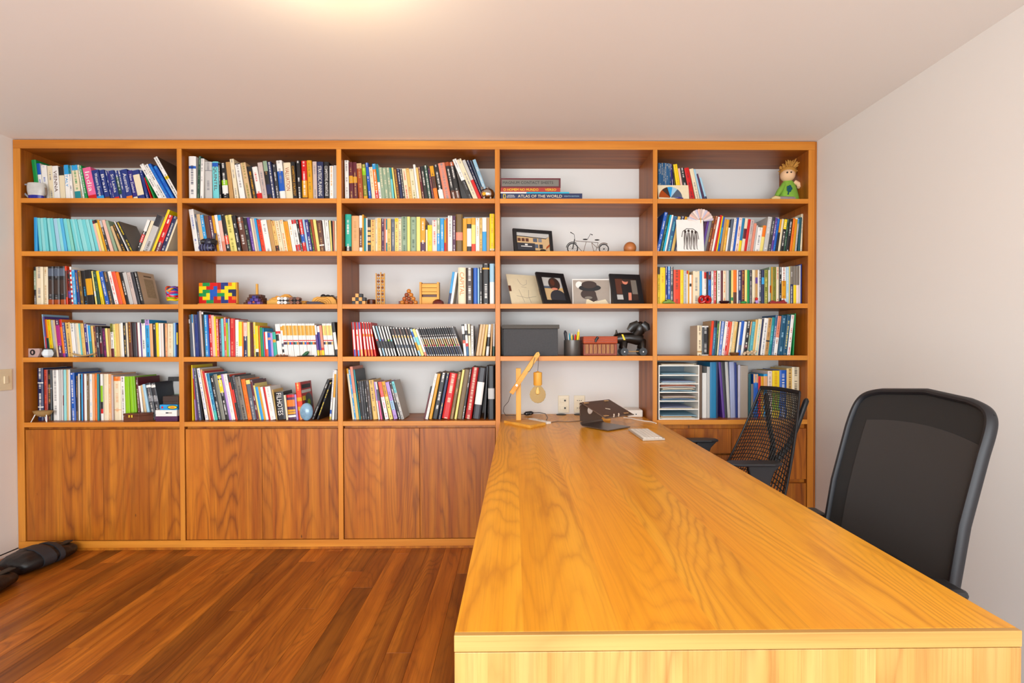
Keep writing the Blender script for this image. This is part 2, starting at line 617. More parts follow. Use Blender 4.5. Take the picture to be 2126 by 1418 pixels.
# ================================================================== the room
FRONT = 3.12          # front plane of the bookcase
SHELF = {1: 2.1349, 2: 1.8163, 3: 1.4961, 4: 1.1770, 5: 0.7837}
BAY = {1: (-2.9607, -2.0279), 2: (-1.9996, -1.0708), 3: (-1.0415, -0.1127), 4: (-0.0836, 0.8490), 5: (0.8760, 1.8028)}
DESK_Z = 0.774

struct(B().box(ROOM_L - 0.1, ROOM_F - 0.1, -0.06, ROOM_R + 0.1, ROOM_B + 0.1, -0.019).build('floor', M_DARK))
FL = bpy.data.objects['floor']
struct(B().box(ROOM_L - 0.1, ROOM_F - 0.1, CEIL, ROOM_R + 0.1, ROOM_B + 0.1, CEIL + 0.1).build('ceiling', M_CEIL))
struct(B().box(ROOM_L - 0.1, ROOM_B, 0, ROOM_R + 0.1, ROOM_B + 0.1, CEIL).build('wall_back', M_WALL))
struct(B().box(ROOM_L - 0.1, ROOM_F, 0, ROOM_L, ROOM_B, CEIL).build('wall_left', M_WALL))
struct(B().box(ROOM_R, ROOM_F, 0, ROOM_R + 0.1, ROOM_B, CEIL).build('wall_right', M_WALL))
# wall behind the photographer, with a wide glazed opening
WX0, WX1, WZ0, WZ1 = -2.7, 1.55, 0.06, 2.26  # unseen opening, carried down to the floor so more light reaches the ceiling
wf = B()
wf.box(ROOM_L - 0.1, ROOM_F - 0.1, 0, WX0, ROOM_F, CEIL)
wf.box(WX1, ROOM_F - 0.1, 0, ROOM_R + 0.1, ROOM_F, CEIL)
wf.box(WX0, ROOM_F - 0.1, 0, WX1, ROOM_F, WZ0)
wf.box(WX0, ROOM_F - 0.1, WZ1, WX1, ROOM_F, CEIL)
struct(wf.build('wall_front', M_WALL))
win = struct(B().box(WX0, ROOM_F - 0.07, WZ0, WX0 + 0.05, ROOM_F - 0.035, WZ1).build('window_1', M_WHITEP))
for x in (WX0 + 1.4, WX0 + 2.8, WX1 - 0.05):
    B().box(x, ROOM_F - 0.07, WZ0, x + 0.05, ROOM_F - 0.035, WZ1).build('mullion', M_WHITEP, win)
for z in (WZ0, WZ1 - 0.05):
    B().box(WX0 + 0.05, ROOM_F - 0.07, z, WX1 - 0.05, ROOM_F - 0.035, z + 0.05).build('window_rail', M_WHITEP, win)
# baseboard of the left wall: white strip below a dark line
bb = struct(B().box(ROOM_L, ROOM_F, 0.012, ROOM_L + 0.006, FRONT - 0.002, 0.02).build('baseboard_left', M_WHITEP))
B().box(ROOM_L, ROOM_F, 0.02, ROOM_L + 0.004, FRONT - 0.002, 0.026).build('shadow_gap', M_BLACK, bb)

# ------------------------------------------------------------------ floor planks, one by one, running towards the bookcase
PW, PX0 = 0.1035, -0.7305
JOINT = {1: 2.636, 6: 2.416, 3: 2.43, -2: 2.077, 13: 2.41, 11: 2.133, 8: 1.956, 16: 2.955}
rp = random.Random(11)
for n in range(-26, 23):
    xa = PX0 - PW * n
    xb = xa + PW
    if xb < ROOM_L or xa > ROOM_R:
        continue
    xa, xb = max(xa, ROOM_L), min(xb, ROOM_R)
    cuts = []
    y = JOINT.get(n, rp.uniform(1.2, 3.4))
    c = y
    while c < FRONT + 0.05:
        cuts.append(c)
        c += rp.uniform(1.0, 1.9)
    c = y - rp.uniform(0.9, 1.7)
    while c > ROOM_F:
        cuts.append(c)
        c -= rp.uniform(0.9, 1.8)
    cuts = sorted([ROOM_F] + cuts + [FRONT + 0.06])
    for a, b in zip(cuts, cuts[1:]):
        if b - a < 0.05:
            continue
        h_ = (xb - xa) / 2
        B().box(-h_, 0, -0.02, h_ - 0.0006, b - a - 0.0008, 0).build('plank', M_FLOOR, FL, loc=((xa + xb) / 2, a, 0), bevel=0.0007, local=True)

# ------------------------------------------------------------------ ceiling lamp, just above the top edge of the picture
lampL = (-0.60, 1.58)
cl = thing('ceiling_lamp', 'round warm flush ceiling lamp above the open floor', 'lamp', (lampL[0], lampL[1], CEIL))
B().lathe([(0.17, 0), (0.175, -0.012), (0.17, -0.022)], (lampL[0], lampL[1], CEIL - 0.001), 40).build('base_ring', M_WHITEP, cl, smooth=True)
B().lathe([(0.162, -0.022), (0.155, -0.045), (0.12, -0.068), (0.06, -0.08), (0.01, -0.083)], (lampL[0], lampL[1], CEIL - 0.001), 40).build('glass_diffuser', glow('lamp_glass', 'FFD9A0', 6.0), cl, smooth=True)
pl = bpy.data.lights.new('lamp_bulb', 'POINT')
pl.energy, pl.color, pl.shadow_soft_size = 9, (1.0, 0.80, 0.50), 0.05
po = bpy.data.objects.new('lamp_bulb', pl)
COL.objects.link(po)
po.parent = cl
po.location = (0, 0, -0.15)

# ------------------------------------------------------------------ light switch on the left wall
sw = thing('light_switch', 'cream rocker light switch on the left wall beside the bookcase', 'switch', (ROOM_L, 3.05, 1.05))
B().box(ROOM_L, 3.01, 0.985, ROOM_L + 0.008, 3.092, 1.11).build('cover_plate', plain('ivory_plastic', 'E6D6B2', 0.4), sw, bevel=0.003)
B().box(ROOM_L + 0.006, 3.04, 1.025, ROOM_L + 0.013, 3.066, 1.07).build('rocker', plain('ivory_plastic', 'E6D6B2', 0.4), sw, bevel=0.002)

# ================================================================== the bookcase
bc = thing('bookcase', 'wall-wide built-in wooden bookcase with five bays of open shelves above cupboards', 'bookcase', (-0.574, FRONT, 0))
BK = ROOM_B - 0.001
TOPZ = CEIL - 0.004


def board(name, x0, y0, z0, x1, y1, z1, mat, bevel=0.0012, parent=bc):
    return B().box(x0, y0, z0, x1, y1, z1).build(name, mat, parent, bevel=bevel)


LIP = 0.007


def lipped(name, x0, z0, x1, z1, core, edge):
    """veneered board with a solid lipping along its front"""
    o = board(name, x0, FRONT + LIP, z0, x1, BK, z1, core, 0.0)
    return B().box(x0, FRONT, z0, x1, FRONT + LIP - 0.0001, z1).build('lipping', edge, o, bevel=0.0012)


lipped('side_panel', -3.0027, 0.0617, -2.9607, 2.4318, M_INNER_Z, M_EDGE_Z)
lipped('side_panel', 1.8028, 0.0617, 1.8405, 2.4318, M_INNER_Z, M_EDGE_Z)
board('filler_strip', 1.8415, FRONT + 0.003, 0.0617, 1.8547, BK, TOPZ, M_PANEL)
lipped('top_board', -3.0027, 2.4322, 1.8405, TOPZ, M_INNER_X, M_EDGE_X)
board('bottom_rail', -3.0027, FRONT, 0.0190, 1.8547, FRONT + 0.2, 0.0613, M_EDGE_X)
board('kick_board', -3.0, FRONT + 0.012, 0.0, 1.854, FRONT + 0.03, 0.0188, M_PANEL)
DIV = [(-2.0279, -1.9996), (-1.0708, -1.0415), (-0.1127, -0.0836), (0.8490, 0.8760)]
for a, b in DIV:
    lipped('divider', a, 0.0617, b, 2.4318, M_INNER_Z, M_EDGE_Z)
for bay, (a, b) in BAY.items():
    for r in range(1, 6):
        if bay == 4 and r == 5:
            continue
        z = SHELF[r]
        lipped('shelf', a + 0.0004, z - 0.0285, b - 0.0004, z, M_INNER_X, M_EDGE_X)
ZD0, ZD1 = 0.0645, 0.7385
for bay in (1, 2, 3):
    a, b = BAY[bay]
    m = (a + b) / 2
    board('inner_rail', a + 0.001, FRONT + 0.03, 0.062, b - 0.001, FRONT + 0.045, 0.7545, M_PANEL)
    for x0, x1 in ((a + 0.004, m - 0.001), (m + 0.001, b - 0.003)):
        o = B().box(x0 - (x0 + x1) / 2, 0, 0, (x1 - x0) / 2, 0.02, ZD1 - ZD0).build('cupboard_door', M_DOOR, bc, loc=((x0 + x1) / 2 + 0.574, 0.006, ZD0), bevel=0.001, local=True)
a, b = BAY[4]
board('inner_rail', a + 0.001, FRONT + 0.03, 0.062, b - 0.001, FRONT + 0.045, DESK_Z - 0.032, M_PANEL)
a, b = BAY[5]
board('inner_rail', a + 0.001, FRONT + 0.03, 0.062, b - 0.001, FRONT + 0.045, 0.7545, M_PANEL)
XM = 1.337
zz = [0.0645, 0.228, 0.402, 0.577, 0.7395]
for z0, z1 in zip(zz, zz[1:]):
    B().box(-(XM - a) / 2 + 0.003, 0, 0, (XM - a) / 2 - 0.0015, 0.02, z1 - z0 - 0.0125).build('drawer_front', M_DOOR, bc, loc=((a + XM) / 2 + 0.574, 0.006, z0), bevel=0.001, local=True)
for z0, z1 in ((0.0645, 0.4015), (0.4145, 0.7395)):
    B().box(-(b - XM) / 2 + 0.0015, 0, 0, (b - XM) / 2 - 0.003, 0.02, z1 - z0 - 0.0125).build('drawer_front', M_DOOR, bc, loc=((b + XM) / 2 + 0.574, 0.006, z0), bevel=0.001, local=True)

# ================================================================== the desk
dk = thing('desk', 'long orange-brown wooden desk running out from the bookcase', 'desk', (0.385, 0.86, 0))
B().prism([(-0.102, 0.868), (0.866, 0.868), (0.876, FRONT - 0.001), (0.848, FRONT - 0.001), (0.848, BK), (-0.0828, BK), (-0.0828, FRONT - 0.001), (-0.0845, FRONT - 0.001)], 'XY', DESK_Z - 0.028, DESK_Z).build('desk_top', M_DESK, dk, bevel=0.001)
board('front_lipping', -0.102, 0.857, DESK_Z - 0.028, 0.866, 0.8675, DESK_Z, M_DESKE, 0.0012, dk)
board('end_panel', -0.1015, 0.8575, 0.0005, 0.8655, 0.8875, DESK_Z - 0.0292, M_DESKP, 0.0012, dk)
board('modesty_panel', 0.36, 0.89, 0.30, 0.38, FRONT - 0.002, DESK_Z - 0.03, M_PANEL, 0.001, dk)

# each row: x|thickness|height in mm|lean in degrees|kind|colour|lettering|bands|title|cover|print|set back
BOOKS = [
(1, 1, 0.045, """
-2931|27.8|251|-6.3|h|green||84-100:blue||||.065
-2902|20.7|230|-5.7|g|white|blue|0-30:blue||||.065
-2880|31.9|217|-4.0|g|white|blue|||||.065
-2846|27.9|215|-4.0|g|cream|grey|||||.065
-2816|34.5|213|-3.4|g|white|||VIENNA:brown|||.065
-2779|30.7|208|-3.4|g|cream||0-25:black||||.065
-2729|25.8|213|-3.4|g|white||0-27:sky|ITALY:sky
-2700|16.3|211|-4.0|g|white|navy|0-25:teal
-2674|35.0|213|-6.3|g|cream|green|0-15:sky;75-100:teal
-2628|9.3|216|-8.5|g|white|green
-2611|15.4|211|-10.2|g|green|white
-2591|48.7|197|-11.3|g|pink||86-100:red|India:white
-2538|42.5|181|-11.3|g|navyblue||88-100:sky|Western Europe:white
-2492|29.2|184|-11.3|g|navyblue||90-100:brown|Brasil:white
-2460|12.9|181|-11.3|g|navyblue|white
-2446|10.3|182|-11.3|g|indigo|white
-2435|28.4|182|-11.3|g|navyblue||90-100:red|Sri Lanka:white
-2404|21.5|181|-11.3|g|navyblue|white|20-80:dkgreen
-2381|19.3|181|-11.3|g|navyblue|white
-2360|36.3|186|-11.3|g|navyblue||88-100:orange|Australia:white
-2319|25.3|181|-11.9|g|indigo||90-100:cream|New Zealand:white
-2290|40.0|182|-12.4|g|navyblue||15-85:cream
-2242|16.2|183|-13.5|g|navyblue|white
-2214|5.6|143|-17.7|g|red
-2196|7.5|154|-21.8|g|green
-2166|22.1|244|-28.8|g|white|black
-2139|21.6|242|-28.8|g|white|black
-2113|18.5|245|-28.8|g|blue|sky
-2091|20.8|231|-28.8|g|blue|sky
-2056|22.2|293|-28.8|g|white|black|45-52:yellow||photo
"""),
(1, 2, 0.045, """
-1985|43.1|267|0.0|h|white|navy|22-28:blue
-1924|13.4|269|2.9|p|dkgreen|sage
-1898|20.6|253|1.7|h|white|grey
-1890|42.3|236|0.0|h|lgrey|grey|22-24:grey
-1841|36.8|236|-1.1|h|aqua||3-13:blue|QUINTEL:brown
-1797|10.1|225|-2.3|p|black|white
-1780|34.1|227|-4.0|h|black|white|46-60:lime;60-82:white
-1736|24.8|232|-5.7|p|tan
-1705|23.9|251|-6.8|p|cream|grey
-1673|31.8|225|-8.5|p|white|grey|0-3:black
-1634|30.4|231|-9.6|p|beige|olive
-1601|31.7|209|-9.6|p|black|gold
-1567|30.8|204|-9.6|h|white|red|80-100:red
-1534|28.2|230|-8.0|p|pinkgrey|grey
-1504|23.5|240|-7.4|p|black|tan|0-26:sage;60-85:navy;95-100:red
-1478|23.5|235|-7.4|p|navy|white
-1453|20.1|221|-6.8|p|charcoal|white
-1432|34.3|244|-5.7|h|white|grey|27-77:blue
-1395|42.2|229|-4.0|h|cream|||VALUATION:rust
-1350|25.2|235|-4.0|h|black|||COMPETITIVE STRATEGY:gold
-1323|26.2|242|-2.9|h|black|white
-1295|31.4|242|-1.7|h|red|white|50-93:gold;93-100:black
-1259|29.2|244|-2.3|h|gold|olive
-1228|24.0|237|-1.1|p|pinkgrey|grey
-1203|38.9|235|-1.1|h|navy|||STRATEGIC PLANNING:white
-1161|31.9|235|-1.1|h|black|||COMPETITIVE ADVANTAGE:white
-1127|23.1|210|0.0|p|white|gold
-1103|16.8|214|0.0|p|lgrey
"""),
(1, 3, 0.045, """
-1034|23.4|245|-0.6|p|white|grey
-1004|22.5|233|-1.7|p|maroon|tan|36-55:gold
-980|23.0|233|-1.7|p|maroon|tan|38-54:gold
-951|28.7|226|-2.9|p|rust|tan|0-14:beige
-919|22.6|221|-3.4|p|olive|lemon|10-30:lime;88-100:gold
-888|16.0|229|-5.1|p|blue|white
-869|21.7|205|-5.7|p|cream|tan
-846|19.8|224|-5.7|p|orange|white|0-15:sky;75-100:red
-824|14.1|222|-5.7|p|white|navy|0-50:teal
-809|21.2|201|-5.7|p|sage|cream
-787|22.1|201|-5.7|p|sage|cream
-763|19.9|201|-5.7|p|sage|cream
-742|11.3|199|-5.7|p|teal||35-100:aqua
-726|10.4|202|-6.8|p|lemon
-715|18.9|196|-6.8|p|brown|gold
-694|15.4|192|-6.8|p|navy|white
-678|13.7|192|-6.8|p|black|white
-663|23.8|194|-6.8|p|cream|red
-638|17.6|197|-6.8|p|sand|rust
-619|25.6|192|-6.8|p|cream|olive
-591|13.2|220|-6.8|p|white
-577|13.5|202|-6.8|p|sand
-559|12.5|207|-8.0|p|maroon|cream
-545|22.0|209|-8.0|p|black|white
-522|19.5|216|-8.0|p|dkgreen|white
-499|12.9|198|-8.5|p|plum|tan
-485|23.1|211|-8.5|p|gold|black|30-65:brown;65-100:orange
-454|27.3|219|-10.2|p|black|white|70-100:white
-424|40.7|230|-10.2|h|salmon|grey
-376|24.0|237|-11.3|p|black|white|0-10:rust;75-100:brown
-350|25.7|237|-11.3|p|black|white|0-10:rust;75-100:brown
-270|23.0|270|-22.8|p|white|grey|52-100:black
-244|26.7|269|-22.8|p|cream|grey
-213|18.5|264|-22.8|p|lgrey||50-100:red
-190|16.4|291|-21.8|p|navy|white|||||.12
-172|10.1|290|-20.8|p|slate||||||.12
-160|20.1|292|-19.8|p|ltblue|white|||||.12
"""),
(1, 5, 0.06, """
898|9.5|237|0.0|n|steel|cream
908|9.5|237|0.0|n|steel|cream
918|9.5|237|0.0|n|steel|cream
929|9.5|237|0.0|n|steel|cream
939|9.5|236|0.0|n|steel|cream
949|9.5|235|0.0|n|steel|cream
959|8.6|234|0.0|n|steel|cream
973|5.5|233|-1.1|n|steel|cream
992|8.7|233|-4.6|p|indigo|white
1006|7.9|226|-5.7|p|black|grey
1026|23.6|231|-8.5|p|yellow|gold
1053|11.6|206|-9.1|p|ltpink
1070|25.0|208|-10.2|p|black|white
1101|28.5|210|-11.3|p|red|maroon
1136|23.6|204|-12.4|p|cream|grey
1166|11.5|204|-13.5|p|ltblue
1182|9.3|176|-14.6|p|plum
1195|11.2|151|-15.6|p|ltblue||80-100:navy
"""),
(2, 1, 0.045, """
-2930|19.8|214|0.0|h|sky
-2896|16.2|211|-3.4|n|aqua
-2876|20.0|210|-4.0|n|ltaqua
-2853|18.2|210|-4.6|n|aqua
-2829|17.3|209|-5.7|n|ltaqua
-2809|19.9|208|-6.3|n|aqua
-2785|20.4|207|-6.8|n|ltblue
-2762|18.6|208|-7.4|n|ltaqua
-2740|17.7|207|-8.0|n|sky2
-2718|19.4|206|-8.5|n|aqua
-2696|16.4|205|-9.1|n|mint
-2676|12.9|205|-9.6|n|aqua
-2660|12.1|205|-10.2|n|ltaqua
-2645|15.5|204|-10.8|n|aqua
-2626|25.3|203|-11.3|n|ltaqua
-2599|21.9|202|-11.3|n|aqua
-2573|19.7|203|-11.9|n|ltaqua
-2549|16.3|203|-12.4|n|aqua
-2530|12.9|197|-13.0|p|ltpink||0-10:maroon
-2514|15.4|202|-13.5|p|lemon||0-10:black
-2495|11.1|202|-14.0|p|gold
-2481|13.7|198|-14.6|p|charcoal|white|0-20:lgrey
-2464|18.8|202|-15.1|p|ltpink
-2437|16.6|199|-16.7|p|sage
-2411|14.5|167|-19.3|p|beige
-2388|19.1|178|-21.3|p|black|gold
-2356|5.4|205|-24.2|p|white
-2344|21.6|201|-25.6|p|black|yellow|||taupe
-2295|18.4|208|20.8|p|black|white|0-35:white;45-70:red
-2274|18.7|204|21.3|p|cream
-2232|36.6|236|21.8|p|lgrey|black|0-30:charcoal
-2206|13.6|279|21.8|p|yellow
-2169|28.9|239|20.8|p|red|white|75-100:maroon
-2141|24.7|232|20.8|p|navy|white
-2129|10.3|215|20.8|p|cream
"""),
(2, 2, 0.06, """
-1961|27.9|268|-8.0|p|white|blue
-1928|10.8|239|-8.5|p|slate|white
-1917|21.4|238|-8.5|p|beige
-1894|19.7|233|-8.5|p|sky|white
-1872|26.3|228|-8.5|p|brown
-1844|19.7|226|-8.5|p|plum|white
-1823|13.1|229|-8.5|p|gold
-1809|17.5|234|-8.5|p|white|red
-1790|20.0|234|-8.5|p|ltpink||0-15:sky;70-100:salmon
-1766|22.6|236|-9.1|p|black|white|55-78:redorange
-1742|38.8|232|-9.1|h|lemon|olive
-1698|23.5|229|-9.6|p|black|white
-1672|37.1|218|-9.6|h|brown|white|13-15:rust
-1632|21.9|215|-9.6|p|black|sage
-1609|17.4|220|-9.6|p|purple|lilac
-1590|10.0|213|-9.1|p|cream
-1579|13.1|213|-9.1|p|pinkgrey
-1565|12.7|213|-9.1|p|sky
-1549|22.3|205|-9.6|p|redorange|maroon
-1525|34.1|202|-9.6|p|white|grey
-1488|24.1|203|-9.6|p|tan
-1462|20.6|198|-9.6|p|sand|rust|78-95:black
-1440|24.9|198|-9.6|p|cream|tan
-1413|22.3|203|-9.1|p|cream|orange
-1389|25.4|193|-9.1|p|gold|orange
-1362|21.5|205|-9.1|p|white|gold
-1337|25.9|203|-9.6|p|white|grey|0-12:red;76-95:red
-1309|12.1|206|-9.6|p|black|white
-1296|20.9|205|-8.5|p|red|white|45-70:blue
-1273|12.3|206|-8.5|p|ltblue
-1260|20.7|205|-8.5|p|indigo|white
-1238|13.2|206|-8.5|p|black|lime
-1224|12.7|206|-8.5|p|rust
-1210|16.9|205|-8.0|p|lemon
-1192|27.9|199|-6.8|p|brown|tan|75-79:white
-1162|11.2|203|-5.7|p|white
-1150|20.1|202|-4.6|p|white|grey
-1128|9.5|200|-3.4|p|lemon
-1118|7.3|197|-2.9|p|black
-1110|6.8|197|-1.7|p|salmon
-1103|11.4|197|-0.6|p|cream
"""),
(2, 3, 0.05, """
-1037|36.0|235|0.0|h|mintdk|white|84-100:black
-998|44.4|226|0.0|h|peach|tan
-951|17.8|228|0.0|p|white|white|33-86:brown
-932|9.3|233|0.0|p|gold
-922|13.3|212|0.0|p|teal
-908|8.9|212|0.0|p|white
-899|18.2|202|0.0|p|black||23-32:beige;37-47:sand;52-64:beige;70-76:gold
-879|25.8|202|0.0|p|sand|rust
-852|12.9|212|0.0|p|cream|grey
-838|22.2|212|0.0|p|sand|gold
-814|16.5|207|0.0|p|plum|lgrey
-797|10.2|209|0.0|p|salmon
-786|7.6|200|0.0|p|teal||30-70:white
-778|22.2|209|0.0|p|sand|olive
-754|21.4|205|0.0|p|slate|lgrey
-732|20.5|212|0.0|p|lemon|rust|0-10:yellow
-710|17.8|207|0.0|p|cream|brown
-691|33.8|221|0.0|h|sage|dkgreen
-655|16.9|220|0.0|p|lemon
-637|36.5|219|0.0|h|sage|dkgreen
-598|22.3|219|0.0|p|lemon
-574|28.5|212|0.0|p|gold|white|70-100:plum
-542|11.1|167|0.0|p|cream||0-16:black
-530|26.3|169|0.0|p|yellow|gold
-502|28.1|198|0.0|p|pinkwhite|red
-473|19.2|212|0.0|p|sage|white|45-100:sky
-452|22.3|210|0.0|p|sky|white
-428|9.8|200|0.0|p|gold||70-100:red
-418|12.5|212|0.0|p|rust
-405|26.8|226|0.0|p|white|grey
-376|17.8|226|0.0|p|plum|white
-357|41.9|236|0.0|h|olivebrown||47-68:salmon
-313|23.7|210|0.0|p|gold
-288|26.3|212|0.0|p|white||0-17:gold;17-30:black;82-100:black
-260|24.1|214|0.0|p|lemon||0-20:gold;75-100:redorange
-234|22.3|212|0.0|p|white|tan
-210|15.6|212|0.0|p|sand|brown
-193|24.6|215|0.0|p|white||40-100:sky
-167|17.9|215|0.0|p|tan
-148|29.5|238|0.0|h|yellow|gold|90-95:cream;95-100:brown
"""),
(2, 5, 0.05, """
903|19.7|252|11.9|p|blue|white
921|14.4|237|11.3|p|dkgreen|sage
933|11.0|235|11.3|p|cyan
944|10.5|235|11.3|p|white
974|25.5|226|10.8|p|steel|aqua
992|17.2|225|11.3|p|sand
1016|22.1|226|11.3|p|navy|white
1032|14.1|224|11.3|p|gold
1048|14.6|221|11.3|p|white
1070|20.8|205|11.3|p|grey
1096|23.4|203|11.3|p|slate
1122|24.3|203|11.3|p|brown
1144|19.9|198|11.3|p|black
1160|15.5|199|11.3|p|plum
1174|12.4|204|11.3|p|purple
1190|15.0|204|11.3|p|grey
1207|15.4|228|11.3|p|brown|gold
1225|14.5|228|10.8|p|rust|cream
1238|11.9|223|10.8|p|white
1252|11.4|233|10.2|p|red
1263|7.9|228|9.6|p|yellow
1275|9.3|222|9.1|p|sky||0-30:blue;75-100:blue
1294|13.4|209|8.0|p|tan
1312|15.2|204|7.4|p|gold|lemon
1323|9.9|205|7.4|p|white||0-25:black
1342|17.9|207|7.4|p|slate
1358|15.2|212|7.4|p|white|tan
1371|11.6|217|7.4|p|blue
1391|19.3|216|7.4|p|pinkwhite|rust
1409|16.6|214|7.4|p|steelblue||65-100:yellow
1428|17.4|211|7.4|p|cream||30-60:maroon
1444|15.1|207|8.0|p|red
1468|21.9|204|8.0|p|pinkgrey|grey
1484|15.2|181|8.0|p|salmon
1495|9.9|169|8.0|p|lgrey
1526|29.0|156|8.0|p|white|grey
1546|19.2|168|8.5|p|lemon||0-42:orange
1574|25.9|221|8.5|p|lgrey|white
1595|18.8|221|8.5|p|charcoal|lgrey
1608|12.5|217|8.5|p|purple|white
1623|13.9|210|8.5|p|blue|sky
1639|12.6|207|8.0|p|black||0-40:gold
1655|13.0|209|7.4|p|cream
1673|17.5|212|7.4|p|black|white|3-32:yellow
1689|13.0|207|6.8|p|dkgreen|sage
1710|19.3|209|6.8|p|black|white
1728|14.4|211|6.3|p|orange|red
1746|15.3|216|5.7|p|gold||0-4:white
1759|9.9|211|5.1|p|lgrey|grey|0-15:sky
1778|12.5|218|3.4|p|dkteal
1794|12.3|239|1.7|h|cream|grey
"""),
(3, 1, 0.045, """
-2932|12.3|233|0.0|p|black|white|10-60:sage
-2919|42.5|233|0.0|h|cream|grey
-2874|24.1|233|0.0|h|cream|tan
-2848|33.7|235|0.0|h|black|grey|5-25:slate;35-72:umber;86-100:rust
-2812|33.8|235|0.0|h|black|grey|5-25:slate;35-72:umber;86-100:rust
-2771|31.9|235|-1.1|h|black|grey|5-25:slate;35-72:umber;86-100:rust
-2735|9.8|237|-1.7|p|redorange||12-80:brown
-2720|15.6|214|-2.9|p|black|red|60-80:blue
-2704|10.0|233|-2.9|p|white||8-14:red;20-26:red;32-38:red;44-50:red;56-62:red;68-74:red;80-86:red;92-98:red
-2691|17.7|214|-3.4|p|sky|white
-2668|15.5|212|-4.6|p|navyblue|gold
-2647|18.2|209|-5.7|p|olivebrown|gold
-2628|22.7|209|-5.7|p|black|sky
-2603|37.5|213|-5.7|p|black||25-72:gold
-2559|9.5|208|-6.8|p|lemon||60-75:white
-2547|18.2|205|-7.4|p|dkgreen|sage
-2523|16.7|208|-8.5|p|yellow|black
-2495|21.8|206|-11.3|p|blue|white
-2472|26.2|203|-11.3|p|charcoal|tan
-2439|20.5|207|-12.4|p|white|red
-2415|22.7|205|-13.0|p|coral
-2390|17.5|203|-13.0|p|orange
-2371|20.1|202|-12.4|p|black|white
-2349|21.5|200|-12.4|p|lgrey
-2326|21.5|200|-12.4|p|pinkgrey|grey
-2302|17.2|202|-12.4|p|charcoal
-2283|20.6|205|-12.4|h|black|lgrey|||parchment|map
"""),
(3, 3, 0.06, """
-396|14.2|204|8.5|p|sky||65-100:navy
-379|15.5|201|8.5|p|white
-344|46.2|229|0.0|h|cream|||CAPITAL:orange
-295|42.6|227|0.0|h|umber|white
-250|24.7|227|0.0|h|blue
-224|10.3|222|0.0|h|ltblue
-213|17.9|231|0.0|h|black|white
-194|42.2|253|0.0|h|black|white|10-14:gold
-149|28.7|253|0.0|h|ltblue||45-100:white
"""),
(3, 5, 0.05, """
893|13.5|232|0.0|p|yellow|brown|0-20:black
907|32.0|227|0.0|p|yellow|gold
941|13.5|234|0.0|p|indigo|white
956|13.5|234|0.0|p|sky|white|10-100:blue
970|19.4|232|0.0|p|charcoal|white
991|40.6|213|0.0|p|redorange|brown
1034|19.0|213|0.0|p|yellow|gold
1054|17.6|208|0.0|p|lgrey|grey
1073|7.7|208|0.0|p|white||0-10:red
1081|8.6|208|0.0|p|gold
1090|12.2|182|0.0|p|white||30-40:black
1103|8.6|182|0.0|p|peach
1112|40.2|205|0.0|p|cream|grey
1155|14.0|205|0.0|p|sky
1170|10.4|205|0.0|p|white
1181|14.5|198|0.0|p|white|rust|0-20:red
1196|10.4|193|0.0|p|black
1207|18.5|203|0.0|p|blue|sky|0-25:maroon
1227|14.0|205|0.0|p|white|teal
1242|15.8|208|0.0|p|red|white
1259|3.2|208|0.0|p|green
1262|23.0|208|0.0|p|white|grey
1287|11.8|208|0.0|p|maroon
1299|20.3|208|0.0|p|cream|orange
1321|15.4|208|0.0|p|lgrey
1337|11.8|210|0.0|p|dkgreen
1350|11.8|210|0.0|p|lemon||80-90:green
1362|22.6|212|0.0|p|orange||65-100:brown
1386|7.7|212|0.0|p|white
1394|21.3|208|0.0|p|navy|white
1417|18.1|212|0.0|p|maroon|gold
1436|13.6|212|0.0|p|lemon
1451|13.6|212|0.0|p|green
1465|15.8|210|0.0|p|charcoal|lgrey
1482|17.7|212|0.0|p|cream
1501|14.0|212|0.0|p|tan||22-40:purple
1516|9.1|212|0.0|p|white
1525|13.6|212|0.0|p|charcoal|white|40-90:slate
1540|15.8|212|0.0|p|navy||22-42:sky
1557|24.5|212|0.0|p|olive|lemon
1583|7.2|212|0.0|p|white
1590|11.8|231|0.0|p|sage||50-70:rust
1603|5.9|231|0.0|p|gold
1609|23.1|231|0.0|p|olive|olivebrown
1634|15.9|231|0.0|p|cream|red
1651|13.6|231|0.0|p|black|white
1665|27.2|229|0.0|p|white|rust|37-85:gold
1694|15.9|231|0.0|p|ltblue|white
1711|9.1|234|0.0|p|lemon
1721|18.1|236|0.0|p|taupe|white|48-100:navy
1740|18.1|236|0.0|p|taupe||50-100:yellow
1759|18.1|236|0.0|p|taupe||50-100:pinkwhite
1779|5.4|241|0.0|p|white
1784|10.9|248|0.0|h|navyblue
"""),
